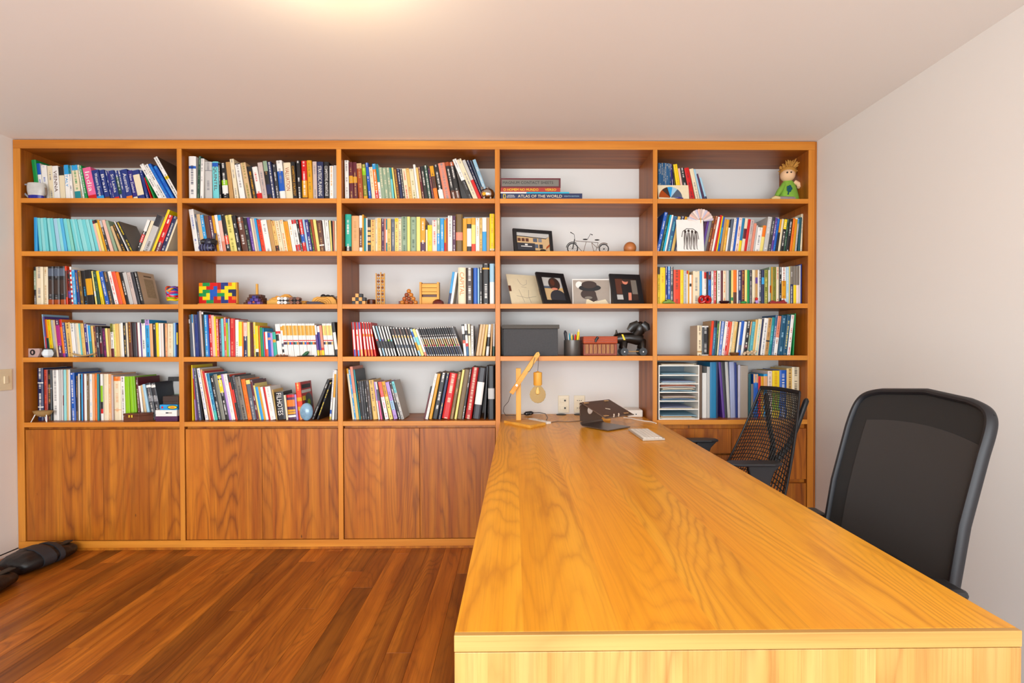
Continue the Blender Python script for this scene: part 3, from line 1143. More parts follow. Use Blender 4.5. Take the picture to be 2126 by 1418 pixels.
(4, 1, 0.05, """
-2935|7.2|266|-4.6|p|ltblue||||||.12
-2927|8.4|252|-4.6|p|purple||50-100:red||||.12
-2916|13.2|235|-5.1|p|orange||50-100:dkgreen||||.12
-2900|20.4|232|-5.7|p|yellow|orange|||||.12
-2878|15.6|230|-5.7|p|lgrey||||||.12
-2799|9.6|227|-5.7|p|beige
-2789|23.6|229|-5.7|p|plum|white|15-70:magenta
-2764|14.0|231|-5.7|p|orange||0-20:red;90-100:magenta
-2749|14.4|212|-5.7|p|navyblue|white
-2733|28.7|212|-5.1|p|sand|brown
-2703|21.4|207|-4.6|p|white|slate
-2680|11.4|205|-4.6|p|lgrey
-2668|14.9|207|-4.6|p|cream
-2652|7.0|205|-4.6|p|aqua
-2644|19.3|205|-4.6|p|sand|tan
-2624|15.8|205|-4.6|p|indigo|white
-2607|7.0|200|-4.6|p|white
-2599|14.9|193|-4.6|p|teal||0-50:sky
-2583|15.3|191|-4.6|p|sand
-2567|12.1|191|-4.0|p|maroon|gold
-2554|14.4|186|-3.4|p|charcoal|white
-2539|18.1|186|-3.4|p|black|white|50-90:maroon
-2518|20.2|176|-4.0|p|plum|magenta
-2496|12.2|176|-3.4|p|lemon
-2483|12.2|174|-2.9|p|tan
-2470|17.1|204|-2.3|p|white|black|0-25:olive;75-100:maroon
-2452|11.4|200|-2.3|p|lemon|lime
-2440|21.1|204|-2.3|p|sand
-2417|11.4|204|-2.3|p|cream
-2405|13.2|209|-2.3|p|white
-2391|17.6|211|-2.3|p|black|sand
-2372|8.8|209|-2.3|p|cream
-2363|20.3|214|-2.3|p|brown|gold
-2341|26.4|209|-2.3|h|charcoal
-2313|10.6|209|-2.3|p|maroon
-2302|13.7|211|-2.3|p|white
-2287|6.1|209|-2.3|p|purple
-2281|21.1|230|-1.7|p|white|black|0-10:dkgreen
-2259|24.2|228|-1.7|p|sky|black|0-15:lilac
-2233|17.6|204|-1.7|p|peach
-2214|19.8|206|-1.7|p|black|white
-2193|15.4|209|-1.7|p|yellow
-2176|10.5|206|-1.1|p|white
-2165|15.0|206|-1.1|p|pinkwhite
-2149|8.3|204|-1.1|p|black
-2140|12.2|204|-0.6|p|peach|red
-2127|32.2|204|0.0|p|cream|beige
-2093|13.7|209|0.0|p|ltblue
-2079|6.6|209|0.0|p|blue
-2072|7.9|199|0.0|p|black||25-62:yellow
"""),
(4, 2, 0.05, """
-1990|4.8|256|-1.7|p|black|tan|10-20:white
-1990|22.3|258|-1.7|h|slate
-1967|6.0|261|-2.9|p|white||0-20:sky
-1961|22.3|258|-1.7|h|navyblue|slate
-1932|10.1|277|-2.9|p|navy
-1921|13.2|282|-2.9|h|pinkgrey
-1907|10.5|275|-2.9|p|black||0-5:white
-1896|17.2|258|-2.3|p|sky|white
-1878|8.8|258|-2.3|p|blue
-1868|15.5|258|-2.3|p|red|white
-1852|15.5|255|-2.3|p|ltpink
-1835|10.5|248|-2.3|p|yellow
-1824|12.8|232|-1.7|p|coral|white
-1810|14.2|229|-1.7|p|black|lilac
-1795|14.6|234|-1.7|p|aqua
-1780|13.3|241|-1.7|p|coral|white
-1766|10.6|232|-1.7|p|lime||0-10:blue
-1754|8.2|234|-1.1|p|ltblue
-1746|28.6|234|0.0|h|red|salmon
-1715|19.9|227|0.0|p|white|grey
-1694|20.4|215|0.0|p|yellow||70-100:white
-1672|7.9|215|0.0|p|orange
-1662|22.1|210|-0.6|p|navy|white|0-40:ltpink
-1638|15.0|213|-0.6|p|lemon
-1620|8.4|210|-1.1|p|brown
-1611|8.4|208|-1.1|p|maroon
-1600|12.8|212|-1.7|p|yellow|sky
-1587|17.3|189|-1.7|p|yellow||75-85:white;85-100:black
-1566|8.1|189|-2.3|p|orange
-1556|14.7|179|-2.9|p|green
-1540|5.3|175|-2.9|p|sky
-1535|8.9|151|-2.9|p|red
-1525|12.7|153|-2.9|p|white||70-100:coral
-1510|17.5|146|-3.4|p|blue||20-30:salmon
-1491|12.2|146|-3.4|p|lilac
-1477|18.2|150|-4.0|p|mintdk||30-42:gold
-1456|17.3|200|-4.6|c|white||22-30:red;32-52:black
-1437|11.4|201|-4.6|c|white||22-30:red
-1425|11.8|201|-4.6|c|white||8-20:gold;60-70:slate;78-88:black
-1412|10.9|203|-4.6|c|white||6-36:gold;50-53:red;56-64:maroon
-1401|10.9|203|-4.6|c|white||6-36:sand;50-53:red;56-64:navy
-1389|10.9|203|-4.6|c|white||6-36:gold;50-53:red;56-64:gold
-1377|10.9|203|-4.6|c|white||6-36:sand;50-53:red;56-64:blue
-1365|10.9|203|-4.6|c|white||6-36:gold;50-53:red;56-64:red
-1353|10.9|203|-4.6|c|white||6-36:sand;50-53:red;56-64:umber
-1342|10.9|203|-4.6|c|white||6-36:gold;50-53:red;56-64:teal
-1330|10.9|203|-4.6|c|white||6-36:sand;50-53:red;56-64:orange
-1318|10.9|203|-4.6|c|white||6-36:gold;50-53:red;56-64:maroon
-1306|10.9|203|-4.6|c|white||6-36:sand;50-53:red;56-64:navy
-1294|10.9|203|-4.6|c|white||6-36:gold;50-53:red;56-64:gold
-1283|11.0|203|-4.6|c|white||6-36:sand;50-53:red;56-64:blue
-1271|11.0|203|-4.6|c|white||6-36:gold;50-53:red;56-64:red
-1259|11.0|203|-4.6|c|white||6-36:sand;50-53:red;56-64:umber
-1247|11.0|203|-4.6|c|white||6-36:gold;50-53:red;56-64:teal
-1235|11.0|203|-4.6|c|white||6-36:sand;50-53:red;56-64:orange
-1223|10.2|203|-4.6|c|white||6-36:gold;50-53:red;56-64:maroon
-1209|10.6|193|-5.7|c|purple||0-30:white;80-100:yellow
-1197|15.3|188|-5.7|c|indigo||0-20:white;80-100:gold
-1181|14.4|191|-5.7|c|salmon||72-80:red;80-100:yellow
-1165|10.9|203|-5.1|c|white||6-36:lemon;50-53:red;56-64:navy
-1153|11.4|203|-5.1|c|white||6-36:sand;50-53:red;56-64:sand
-1141|11.4|203|-5.1|c|white||6-36:lemon;50-53:red;56-64:umber
-1129|11.4|203|-5.1|c|white||6-36:sand;50-53:red;56-64:navy
-1117|10.1|203|-5.1|c|white||6-36:lemon;50-53:red;56-64:sand
-1100|17.0|212|-6.8|c|black||30-80:white
"""),
(4, 3, 0.05, """
-989|18.4|211|-3.4|c|white||0-22:slate;80-100:blue||red
-967|17.9|211|-4.0|c|white||0-22:slate;36-40:gold;82-100:sky||red
-946|17.0|210|-4.6|c|white||0-20:blue;80-100:lemon||red
-923|16.5|211|-5.7|c|white||2-20:umber;34-42:gold;80-100:gold||red
-901|14.7|210|-6.8|c|white||2-20:umber;34-42:gold;80-100:orange||red
-881|14.7|210|-8.0|c|white||2-20:umber;34-42:gold;80-100:orange||red
-861|11.1|210|-9.1|c|white||2-20:umber;34-42:gold;80-100:redorange||red
-826|18.1|193|-15.6|c|white||44-50:red;50-74:black||black
-806|15.7|192|-15.6|c|ltblue||44-50:sky;50-74:black||black
-789|15.7|191|-15.6|c|white||44-50:purple;50-74:black||black
-771|15.7|190|-15.6|c|white||44-50:lgrey;50-74:black||black
-754|15.7|189|-15.6|c|white||44-50:lime;50-74:black||black
-736|14.7|189|-15.6|c|white||44-50:aqua;50-74:black||black
-714|15.1|184|-17.2|c|white||4-26:umber;28-36:sand;60-72:slate||black
-697|16.0|183|-17.2|c|lgrey||4-26:brown;28-36:sand;60-72:slate||black
-679|16.0|183|-17.2|c|white||4-26:umber;28-36:sand;60-72:slate||black
-661|16.0|182|-17.2|c|lgrey||4-26:brown;28-36:sand;60-72:slate||black
-643|16.0|182|-17.2|c|white||4-26:umber;28-36:sand;60-72:slate||black
-625|16.0|181|-17.2|c|lgrey||4-26:brown;28-36:sand;60-72:slate||black
-607|15.2|181|-17.2|c|white||4-26:umber;28-36:sand;60-72:slate||black
-585|11.4|176|-18.8|c|ltblue||10-30:blue;50-80:gold
-570|16.1|175|-19.3|c|lemon||30-60:aqua
-550|13.0|174|-19.8|c|white||85-100:salmon
-536|11.6|183|-19.8|c|white||3-26:black;28-34:umber;40-60:cream;60-66:coral;68-95:navy||black
-522|11.6|183|-19.8|c|white||3-26:black;28-34:umber;40-60:sand;60-66:red;68-95:charcoal||black
-509|11.6|183|-19.8|c|white||3-26:black;28-34:umber;40-60:peach;60-66:lime;68-95:navy||black
-496|11.6|184|-19.8|c|white||3-26:black;28-34:umber;40-60:cream;60-66:salmon;68-95:charcoal||black
-482|11.6|185|-19.8|c|white||3-26:black;28-34:umber;40-60:sand;60-66:coral;68-95:navy||black
-469|11.6|185|-19.8|c|white||3-26:black;28-34:umber;40-60:peach;60-66:red;68-95:charcoal||black
-456|11.6|186|-19.8|c|white||3-26:black;28-34:umber;40-60:cream;60-66:lime;68-95:navy||black
-442|11.6|187|-19.8|c|white||3-26:black;28-34:umber;40-60:sand;60-66:salmon;68-95:charcoal||black
-429|11.6|187|-19.8|c|white||3-26:black;28-34:umber;40-60:peach;60-66:coral;68-95:navy||black
-416|11.6|188|-19.8|c|white||3-26:black;28-34:umber;40-60:cream;60-66:red;68-95:charcoal||black
-403|11.6|189|-19.8|c|white||3-26:black;28-34:umber;40-60:sand;60-66:lime;68-95:navy||black
-389|11.6|189|-19.8|c|white||3-26:black;28-34:umber;40-60:peach;60-66:salmon;68-95:charcoal||black
-376|11.6|190|-19.8|c|white||3-26:black;28-34:umber;40-60:cream;60-66:coral;68-95:navy||black
-363|11.6|190|-19.8|c|white||3-26:black;28-34:umber;40-60:sand;60-66:red;68-95:charcoal||black
-349|11.6|191|-19.8|c|white||3-26:black;28-34:umber;40-60:peach;60-66:lime;68-95:navy||black
-336|11.6|192|-19.8|c|white||3-26:black;28-34:umber;40-60:cream;60-66:salmon;68-95:charcoal||black
-323|11.6|192|-19.8|c|white||3-26:black;28-34:umber;40-60:sand;60-66:coral;68-95:navy||grey
-309|15.4|196|-4.6|c|black||5-30:white;50-60:coral;60-100:white
-293|14.8|198|-4.0|c|white||20-35:black;60-70:red;70-100:steel
-277|12.1|198|-2.3|c|cream||30-36:black
-264|14.2|189|-0.6|c|white|black
-240|8.1|197|8.5|h|umber
-218|18.2|197|8.0|h|beige
-201|16.4|197|8.0|h|beige
-183|14.8|196|7.4|h|sand
-158|16.3|196|5.1|h|white|black|40-70:black
-138|11.3|198|2.9|h|tan
-121|10.3|200|1.1|p|lgrey||70-100:dkgreen
"""),
(4, 5, 0.06, """
1144|28.1|187|0.0|h|cream|brown|85-90:tan||parchment
1174|40.2|184|0.0|h|white|lgrey|4-97:black
1234|16.1|215|4.0|h|redorange||||tan
1252|16.7|218|4.6|p|steel|aqua|0-20:black
1267|13.6|215|4.6|p|dkgreen|lime
1276|9.0|213|4.6|p|cream
1293|16.2|213|5.7|p|periwinkle|white
1311|16.2|213|6.8|p|white|red
1323|11.7|216|6.8|p|red|white
1338|13.5|211|6.8|p|coral
1352|13.5|213|6.8|p|cream|sage
1374|19.8|211|6.8|p|sand|cream
1382|8.1|210|6.8|p|black
1394|10.8|209|6.8|p|white
1413|18.1|215|6.8|p|blue||70-85:slate
1430|15.3|211|6.8|p|white
1454|22.6|215|6.8|p|black|white|70-80:maroon
1463|8.5|211|6.8|p|peach||40-100:sage
1486|19.8|210|6.3|p|teallt|aqua
1501|14.0|223|6.3|p|sand|peach
1525|22.2|227|6.3|p|cream|aqua
1537|11.3|228|6.3|p|navy
1563|24.4|232|6.3|p|white|slate
1587|22.6|234|6.3|p|tan|brown|60-64:black
1607|18.1|237|6.3|p|teal|aqua
1622|14.0|251|6.3|p|steel|white
1645|22.0|246|6.3|p|white|rust|0-55:salmon
1680|30.6|248|5.7|p|deepteal|ltblue
1706|23.7|253|6.3|p|deepteal|lemon
1729|19.7|253|5.7|p|white|red
1750|7.0|261|2.9|p|green
"""),
(5, 1, 0.07, """
-2941|34.1|325|0.0|h|navy|white|27-29:white;73-75:white
-2905|23.9|315|0.0|h|brick|coral
-2880|26.2|313|0.0|h|black|tan|35-37:grey
-2849|36.2|313|-0.6|h|white|grey
-2810|12.1|315|0.0|p|lgrey
-2797|8.9|315|0.0|p|white
-2788|7.1|313|0.0|p|grey||50-70:maroon
-2780|13.7|315|0.0|p|ltaqua
-2766|12.4|315|0.0|p|beige
-2753|9.9|315|0.0|h|white||||grey
-2733|25.9|296|-1.7|h|blue|white
-2705|11.2|277|0.0|p|umber|tan
-2694|8.9|289|0.0|p|white
-2684|11.1|284|0.0|p|black||10-40:dkteal
-2672|8.9|289|0.0|p|sky
-2663|8.0|289|0.0|p|maroon
-2654|14.2|288|0.0|p|white
-2639|11.1|288|0.0|p|olivebrown|lgrey
-2628|22.2|288|0.0|h|white|ltblue
-2604|13.3|288|0.0|p|peach
-2590|13.3|291|0.0|h|orange|salmon
-2576|11.1|288|0.0|p|teal
-2564|8.2|288|0.0|p|charcoal
-2552|14.2|288|-0.6|p|white||25-60:lime;60-75:black;75-85:red
-2537|28.1|288|0.0|h|cream|pinkwhite
-2507|17.8|288|0.0|h|peach|cream
-2488|10.5|281|0.0|p|pinkgrey
-2474|41.5|271|-0.6|h|cream|peach|0-10:orange;75-77:peach
-2428|22.8|273|-1.1|p|white|brown
-2401|27.3|271|-1.7|n|lime
-2369|17.5|272|-2.3|n|lime
-2348|16.6|273|-2.9|n|lime2
-2327|13.3|266|-3.4|p|maroon|white
-2304|12.9|214|-5.7|p|white
-2284|13.6|219|-7.4|p|beige
-2263|14.9|225|-9.1|p|ltblue
-2245|28.2|231|-9.6|h|charcoal|lgrey|5-12:white;35-50:grey
-2212|25.9|231|-10.2|h|charcoal|lgrey|5-12:white;35-50:grey
"""),
(5, 2, 0.06, """
-1987|6.1|342|-0.6|m|yellow
-1968|5.0|323|-2.9|m|lilac||20-60:red
-1947|13.5|324|-5.7|m|slate|white
-1926|5.8|324|-6.8|m|black
-1907|17.5|325|-9.1|m|white|blue
-1885|10.4|317|-9.6|m|peach|red
-1871|11.5|307|-10.2|m|red
-1858|9.6|296|-10.2|m|white
-1848|17.5|292|-10.2|p|steelblue|aqua|80-100:mintdk
-1829|18.8|278|-10.2|p|black|white
-1808|22.3|287|-10.2|p|sagegrey
-1784|21.9|286|-10.2|p|black|white|2-9:yellow;12-40:yellow
-1761|14.9|288|-10.2|m|lilac
-1745|21.9|289|-10.2|p|white|lgrey
-1721|11.4|285|-10.2|m|redorange||0-17:black
-1709|11.4|273|-10.2|m|black||30-60:red
-1696|16.6|280|-10.2|p|charcoal|grey
-1678|29.1|271|-10.2|p|taupe|black
-1647|24.7|255|-9.6|h|orange|redorange
-1620|26.3|249|-9.6|h|slate|lgrey|0-10:lemon
-1592|14.6|248|-9.6|p|maroon|white
-1574|9.3|229|-10.2|m|lemon||0-5:black
-1564|16.6|207|-10.2|m|sky
-1546|11.4|210|-10.2|m|gold
-1534|15.1|207|-10.2|m|white
-1517|11.6|207|-9.6|m|red
-1505|30.9|208|-9.6|p|white|lgrey
-1471|4.4|190|-8.0|p|sand
-1467|54.0|172|-5.7|h|black|||FILHOTES:white
-1409|11.0|155|-5.7|p|cream
-1397|47.5|158|-4.6|h|plum||2-12:red;22-48:orange;60-68:gold;70-78:gold;82-90:white
-1346|10.1|159|-4.6|p|lilac
-1333|31.0|231|-5.7|h|redorange|lemon|40-50:gold;65-75:gold||disc
-1238|19.7|265|22.3|h|black|lgrey
-1210|14.5|244|19.8|h|black|yellow|0-6:umber
-1135|9.4|309|4.6|p|white|blue|80-88:blue;94-100:yellow
-1116|12.2|309|3.4|p|white||8-55:gold
-1102|5.0|307|1.7|p|lgrey
"""),
(5, 3, 0.06, """
-1002|12.2|319|-6.8|m|cream||0-10:gold
-989|10.7|312|-6.8|m|sky|white
-978|16.9|331|-6.8|m|salmon||50-100:sand
-960|9.3|312|-6.8|m|teal||||charcoal
-950|10.2|240|-5.7|p|black|gold
-939|14.2|239|-5.7|p|charcoal|grey
-924|14.2|240|-5.7|p|black|grey
-908|10.7|244|-5.7|p|black|white
-897|19.1|246|-5.7|p|umber|grey
-874|28.5|246|-6.3|h|sand|brown
-841|8.5|236|-6.8|p|white||0-50:lilac
-827|9.5|236|-8.0|p|pink||0-20:white;20-50:slate
-813|5.6|234|-9.1|p|umber
-800|21.3|236|-10.8|p|white|pink|0-40:coral
-772|19.9|239|-11.9|p|gold|black|40-100:lemon
-746|22.0|237|-13.0|p|lilac|purple|50-75:ltblue
-717|15.3|239|-14.0|p|black|white|10-50:umber
-698|15.2|243|-14.6|p|aqua|black|30-100:lgrey||sandgrey
-554|9.6|208|12.4|p|maroon||0-20:black
-536|15.9|290|12.4|p|white|pinkgrey
-513|16.4|287|11.3|p|gold
-475|34.6|292|11.3|h|black|white
-456|15.5|293|10.8|p|navy|lemon
-402|47.1|288|10.2|h|red|cream
-376|24.1|297|10.2|h|olivebrown|tan
-358|13.6|312|9.6|p|lemon
-326|26.8|311|9.1|p|olivebrown
-312|13.4|316|9.1|p|black|white|0-40:umber
-266|39.4|324|8.5|h|crimson|cream
-214|42.9|320|7.4|h|charcoal||28-72:white
-177|10.5|330|2.9|h|black
-161|38.9|332|0.0|h|black||42-62:lgrey
"""),
(5, 5, 0.08, """
1158|22.9|331|0.0|f|umberlt
1183|28.3|283|0.0|h|white
1213|17.4|322|0.0|f|lgrey
1231|38.4|351|0.0|f|steelblue
1272|11.5|352|0.0|f|navy
1313|14.0|352|-4.6|f|purple
1328|15.9|351|-4.6|f|charcoal
1344|17.1|352|-2.9|f|lgrey
1363|28.6|352|-1.7|f|periwinkle2
1393|15.0|348|-1.7|f|navyblue
1409|13.2|333|0.0|f|lilac2
1423|48.6|328|0.0|f|greige
1475|15.6|277|0.0|p|dkteal
1491|13.7|212|0.0|p|taupe
1506|28.4|275|0.0|p|blue|sky|0-20:peach
1536|15.6|260|0.0|p|red
1553|18.3|260|0.0|p|gold
1572|22.9|275|0.0|p|sky||5-30:peach
1597|26.6|294|0.0|p|pinkwhite|grey
1625|44.0|296|0.0|p|yellow|gold|48-85:lime
1672|44.0|299|0.0|h|blue|white
1719|38.6|310|0.0|h|sand|brown
1751|47.1|318|0.0|h|cream|black
"""),
]

# ================================================================== books
KIND = {'p': ('paperback_book', 'paperback', 'book'), 's': ('slim_paperback', 'slim paperback', 'slim_paperback'), 'q': ('pocket_book', 'small paperback', 'pocket book'), 'h': ('hardback_book', 'hardback', 'book'), 'c': ('comic_volume', 'comic volume', 'comic'),
        'g': ('guidebook', 'guidebook', 'guidebook'), 'n': ('notebook', 'thin volume', 'notebook'), 'm': ('magazine', 'magazine', 'magazine'), 'f': ('document_folder', 'document folder', 'folder')}
WORDS = dict(ltpink='pale pink', pinkgrey='greyish pink', pinkwhite='pinkish white', redorange='red-orange', umberlt='light umber', olivebrown='olive brown', lime2='leaf green', dkgreen='dark green', sagegrey='greenish grey', mintdk='jade green', mint='mint green',
             teallt='pale teal', dkteal='dark teal', deepteal='deep teal', ltaqua='pale aqua', ltblue='pale blue', sky='sky blue', sky2='soft blue', steelblue='petrol blue', steel='steel blue', navyblue='navy blue', navy='dark navy', periwinkle2='pale periwinkle',
             lilac2='pale lilac', lgrey='pale grey', slate='slate grey', charcoal='charcoal', sand='sandy', gold='golden', lime='lime green')
ROWN = {1: 'top shelf', 2: 'second shelf', 3: 'third shelf', 4: 'fourth shelf', 5: 'lowest shelf'}
BAYN = {1: 'leftmost bay', 2: 'second bay', 3: 'middle bay', 4: 'lamp bay', 5: 'rightmost bay'}


def ordinal(n):
    return f"{n}{'th' if 10 <= n % 100 <= 20 else {1: 'st', 2: 'nd', 3: 'rd'}.get(n % 10, 'th')}"


UNIT = bpy.data.meshes.new('page_block')
UNIT.from_pydata([(x, y, z) for z in (0, 1) for y in (0, 1) for x in (0, 1)], [], [(0, 2, 3, 1), (4, 5, 7, 6), (0, 1, 5, 4), (1, 3, 7, 5), (3, 2, 6, 7), (2, 0, 4, 6)])
UNIT.materials.append(M_PAGE)
INK = {}


def ink_mat(c):
    if c not in INK:
        INK[c] = plain('ink_' + c, RGB[c], 0.5, noise=0.02)
    return INK[c]


def cover_mesh(t, h, d, kind, col, ink, bands, cov):
    """U-shaped cover: spine and two boards in one closed mesh, ring by ring along the height, one ring per colour band"""
    bt = min(0.0025 if kind == 'h' else 0.0009, t * 0.22)
    rd = min(0.004, t * 0.22) if kind == 'h' else min(0.0012, t * 0.15)
    ed = 0.26 if (kind == 'c' and cov) else 0.22
    prof = [(0, d), (0, rd), (t * ed, 0.0), (t * (1 - ed), 0.0), (t, rd), (t, d), (t - bt, d), (t - bt, bt + rd), (bt, bt + rd), (bt, d)]
    zs = sorted({0.0, 1.0} | {1 - e for b in bands for e in b[:2]})
    zs = [z for i, z in enumerate(zs) if i == 0 or z - zs[i - 1] > 1e-4]
    n = len(prof)
    vs = [(x, y, z * h) for z in zs for x, y in prof]
    fs, cols, inks, uvs = [], [], [], []
    covc = RGB.get(cov or col)
    for i in range(len(zs) - 1):
        zm = 1 - (zs[i] + zs[i + 1]) / 2
        bc_ = col
        for a0, a1, c in bands:
            if a0 < zm < a1:
                bc_ = c
        for k in range(n):
            l = (k + 1) % n
            fs.append((i * n + k, i * n + l, (i + 1) * n + l, (i + 1) * n + k))
            if k in (1, 2, 3):
                cols.append(covc if (kind == 'c' and cov and k != 2) else RGB[bc_])
                ok = bool(ink) and (bc_ == col or len(bands) < 3) and ink != bc_
                inks.append((*RGB[ink], 1.0) if ok else (0, 0, 0, 0.0))
            elif k in (0, 4):
                cols.append(covc if cov else RGB[col])
                inks.append((0, 0, 0, 0.0))
            else:
                cols.append((0.75, 0.7, 0.62))
                inks.append((0, 0, 0, 0.0))
            uvs.append([(vs[q][0] / t, vs[q][2]) for q in fs[-1]])
    for base, order in ((0, range(n - 1, -1, -1)), ((len(zs) - 1) * n, range(n))):
        fs.append(tuple(base + k for k in order))
        cols.append(RGB[col])
        inks.append((0, 0, 0, 0.0))
        uvs.append([(0, 0)] * n)
    me = bpy.data.meshes.new('cover')
    me.from_pydata(vs, [], fs)
    ca = me.attributes.new('Col', 'FLOAT_COLOR', 'FACE')
    ia = me.attributes.new('Ink', 'FLOAT_COLOR', 'FACE')
    ca.data.foreach_set('color', [x for c in cols for x in (*c, 1.0)])
    ia.data.foreach_set('color', [x for c in inks for x in c])
    uv = me.uv_layers.new(name='UVMap')
    uv.data.foreach_set('uv', [x for u in uvs for p in u for x in p])
    me.materials.append(M_BOOK)
    return me, bt, rd


rb = random.Random(3)
for row, bay, inset, data in BOOKS:
    for n, ln in enumerate(data.strip().split('\n'), 1):
        f = (ln.split('|') + [''] * 12)[:12]
        x, t, h, ang = int(f[0]) / 1000, float(f[1]) / 1000, int(f[2]) / 1000, radians(float(f[3]))
        kind, col, ink, cov, emb = f[4], f[5], f[6], f[9], f[10]
        ins = float(f[11]) if f[11] else inset
        bands = []
        for s_ in filter(None, f[7].split(';')):
            rg, c = s_.split(':')
            p, q = rg.split('-')
            bands.append((int(p) / 100, int(q) / 100, c))
        if kind == 'p' and t < 0.0135:
            kind = 's'
        elif kind == 'p' and h < 0.192:
            kind = 'q'
        d = max(0.12, min(0.215, h * 0.72)) + rb.uniform(-0.008, 0.008)
        d = min(d, ROOM_B - FRONT - ins - 0.012)
        me, bt, rd = cover_mesh(t, h, d, kind, col, ink, bands, cov)
        nm, noun, cat = KIND[kind]
        o = bpy.data.objects.new(nm, me)
        COL.objects.link(o)
        # lean about the bottom edge the book rests on
        M = Matrix.Translation((x, FRONT + ins + rb.uniform(-0.003, 0.003), SHELF[row] + 0.0003)) @ Matrix.Rotation(ang, 4, 'Y')
        if ang > 0:
            M = M @ Matrix.Translation((-t, 0, 0))
        o.matrix_world = M
        w = WORDS.get(col, col)
        look = f'{w} {noun}'
        if bands and bands[0][2] != col and WORDS.get(bands[0][2], bands[0][2]) != w:
            bc0 = WORDS.get(bands[0][2], bands[0][2])
            look += f' with {bc0} band'
        if len((look + ' a b c d e f g h i').split()) > 16:
            look = f'{w} {noun}'
        tag(o, f'{look}, {ordinal(n)} book from the left, {ROWN[row]}, {BAYN[bay]}', cat, f'books on the {ROWN[row]} of the {BAYN[bay]}')
        pg = bpy.data.objects.new('page_block', UNIT)
        COL.objects.link(pg)
        pg.parent = o
        ov = 0.003 if kind == 'h' else 0.0004
        pg.location = (bt + 0.0001, bt + rd + 0.0001, ov)
        pg.scale = (t - 2 * bt - 0.0002, d - bt - rd - 0.0012 - ov, h - 2 * ov)
        if f[8]:
            tt, tc_ = f[8].split(':')
            ln_ = min(h * 0.62, len(tt) * t * 0.62)
            if len(tt) > 12:
                ln_ = h * 0.78
            if tt == 'FILHOTES':
                ln_ = h * 0.8
            text('title_lettering', tt, 0.02, ink_mat(tc_), o, (t / 2, -0.0006, h * (0.56 if len(tt) < 12 else 0.5)), (radians(90), radians(90), 0), stretch=(ln_, t * 0.55))
        if emb == 'map':
            B().box(t, 0.045, h * 0.22, t + 0.0006, d - 0.02, h * 0.8).build('cover_print', plain('map_print', 'A8906E', 0.7, noise=0.3, nscale=120), o, local=True)
            B().box(t, 0.05, h * 0.86, t + 0.0006, d - 0.03, h * 0.9).build('cover_title', plain('map_ink', '6A5640', 0.7), o, local=True)
        if cov == 'disc':
            B().box(t, 0.02, h * 0.82, t + 0.0006, d - 0.02, h * 0.93).build('cover_title', cmat('black'), o, local=True)
            B().box(t, 0.012, h * 0.7, t + 0.0006, d - 0.02, h * 0.78).build('cover_title', cmat('white'), o, local=True)
            B().tube([(t, d * 0.62, h * 0.42), (t + 0.0008, d * 0.62, h * 0.42)], h * 0.26, 32).build('cover_record', cmat('black', 0.3), o, local=True)
            B().tube([(t, d * 0.62, h * 0.42), (t + 0.0014, d * 0.62, h * 0.42)], h * 0.09, 24).build('cover_record_label', cmat('lime'), o, local=True)
            B().box(t, 0.02, h * 0.5, t + 0.0012, 0.06, h * 0.62).build('cover_figure', cmat('yellow'), o, local=True)

# ================================================================== office chairs
def chair_base(t, cx, cy, seat_z, mat):
    B().cyl((cx, cy, 0.10), (cx, cy, 0.30), 0.03).build('gas_column', M_BLACKM, t, smooth=True)
    B().cyl((cx, cy, 0.29), (cx, cy, seat_z - 0.045), 0.018).build('piston', M_CHROME, t, smooth=True)
    B().box(cx - 0.1, cy - 0.07, seat_z - 0.07, cx + 0.12, cy + 0.07, seat_z - 0.035).build('tilt_mechanism', M_BLACK, t, bevel=0.01)
    for k in range(5):
        a = 2 * pi * k / 5 + 0.3
        ex, ey = cx + 0.29 * cos(a), cy + 0.29 * sin(a)
        B().tube([(cx, cy, 0.115), (cx + 0.15 * cos(a), cy + 0.15 * sin(a), 0.105), (ex, ey, 0.082)], [0.03, 0.024, 0.015], 10).build('base_arm', mat, t, smooth=True)
        px, py = -sin(a), cos(a)
        w = B().cyl((ex - px * 0.024, ey - py * 0.024, 0.031), (ex + px * 0.024, ey + py * 0.024, 0.031), 0.03, n=20).build('caster', M_BLACK, t, smooth=True)
        B().cyl((ex, ey, 0.045), (ex, ey, 0.085), 0.009, n=10).build('caster_stem', M_BLACKM, w, smooth=True)


def fabric(name, col, rough, scale):
    m, nt, b = newmat(name)
    tc = N(nt, 'ShaderNodeTexCoord')
    wv = N(nt, 'ShaderNodeTexWave', wave_type='BANDS', bands_direction='Z')
    wv.inputs['Scale'].default_value = scale
    wv.inputs['Distortion'].default_value = 1.5
    wv2 = N(nt, 'ShaderNodeTexWave', wave_type='BANDS', bands_direction='Y')
    wv2.inputs['Scale'].default_value = scale
    nt.links.new(tc.outputs['Object'], wv.inputs['Vector'])
    nt.links.new(tc.outputs['Object'], wv2.inputs['Vector'])
    f = math_(nt, 'MULTIPLY', wv.outputs['Fac'], wv2.outputs['Fac'])
    col_ = mixc(nt, f, tuple(x * 0.75 for x in lin(col)), tuple(min(1, x * 1.6) for x in lin(col)))
    nt.links.new(col_, b.inputs['Base Color'])
    b.inputs['Roughness'].default_value = rough
    bp = N(nt, 'ShaderNodeBump')
    bp.inputs['Strength'].default_value = 0.3
    bp.inputs['Distance'].default_value = 0.0008
    nt.links.new(f, bp.inputs['Height'])
    nt.links.new(bp.outputs[0], b.inputs['Normal'])
    return m


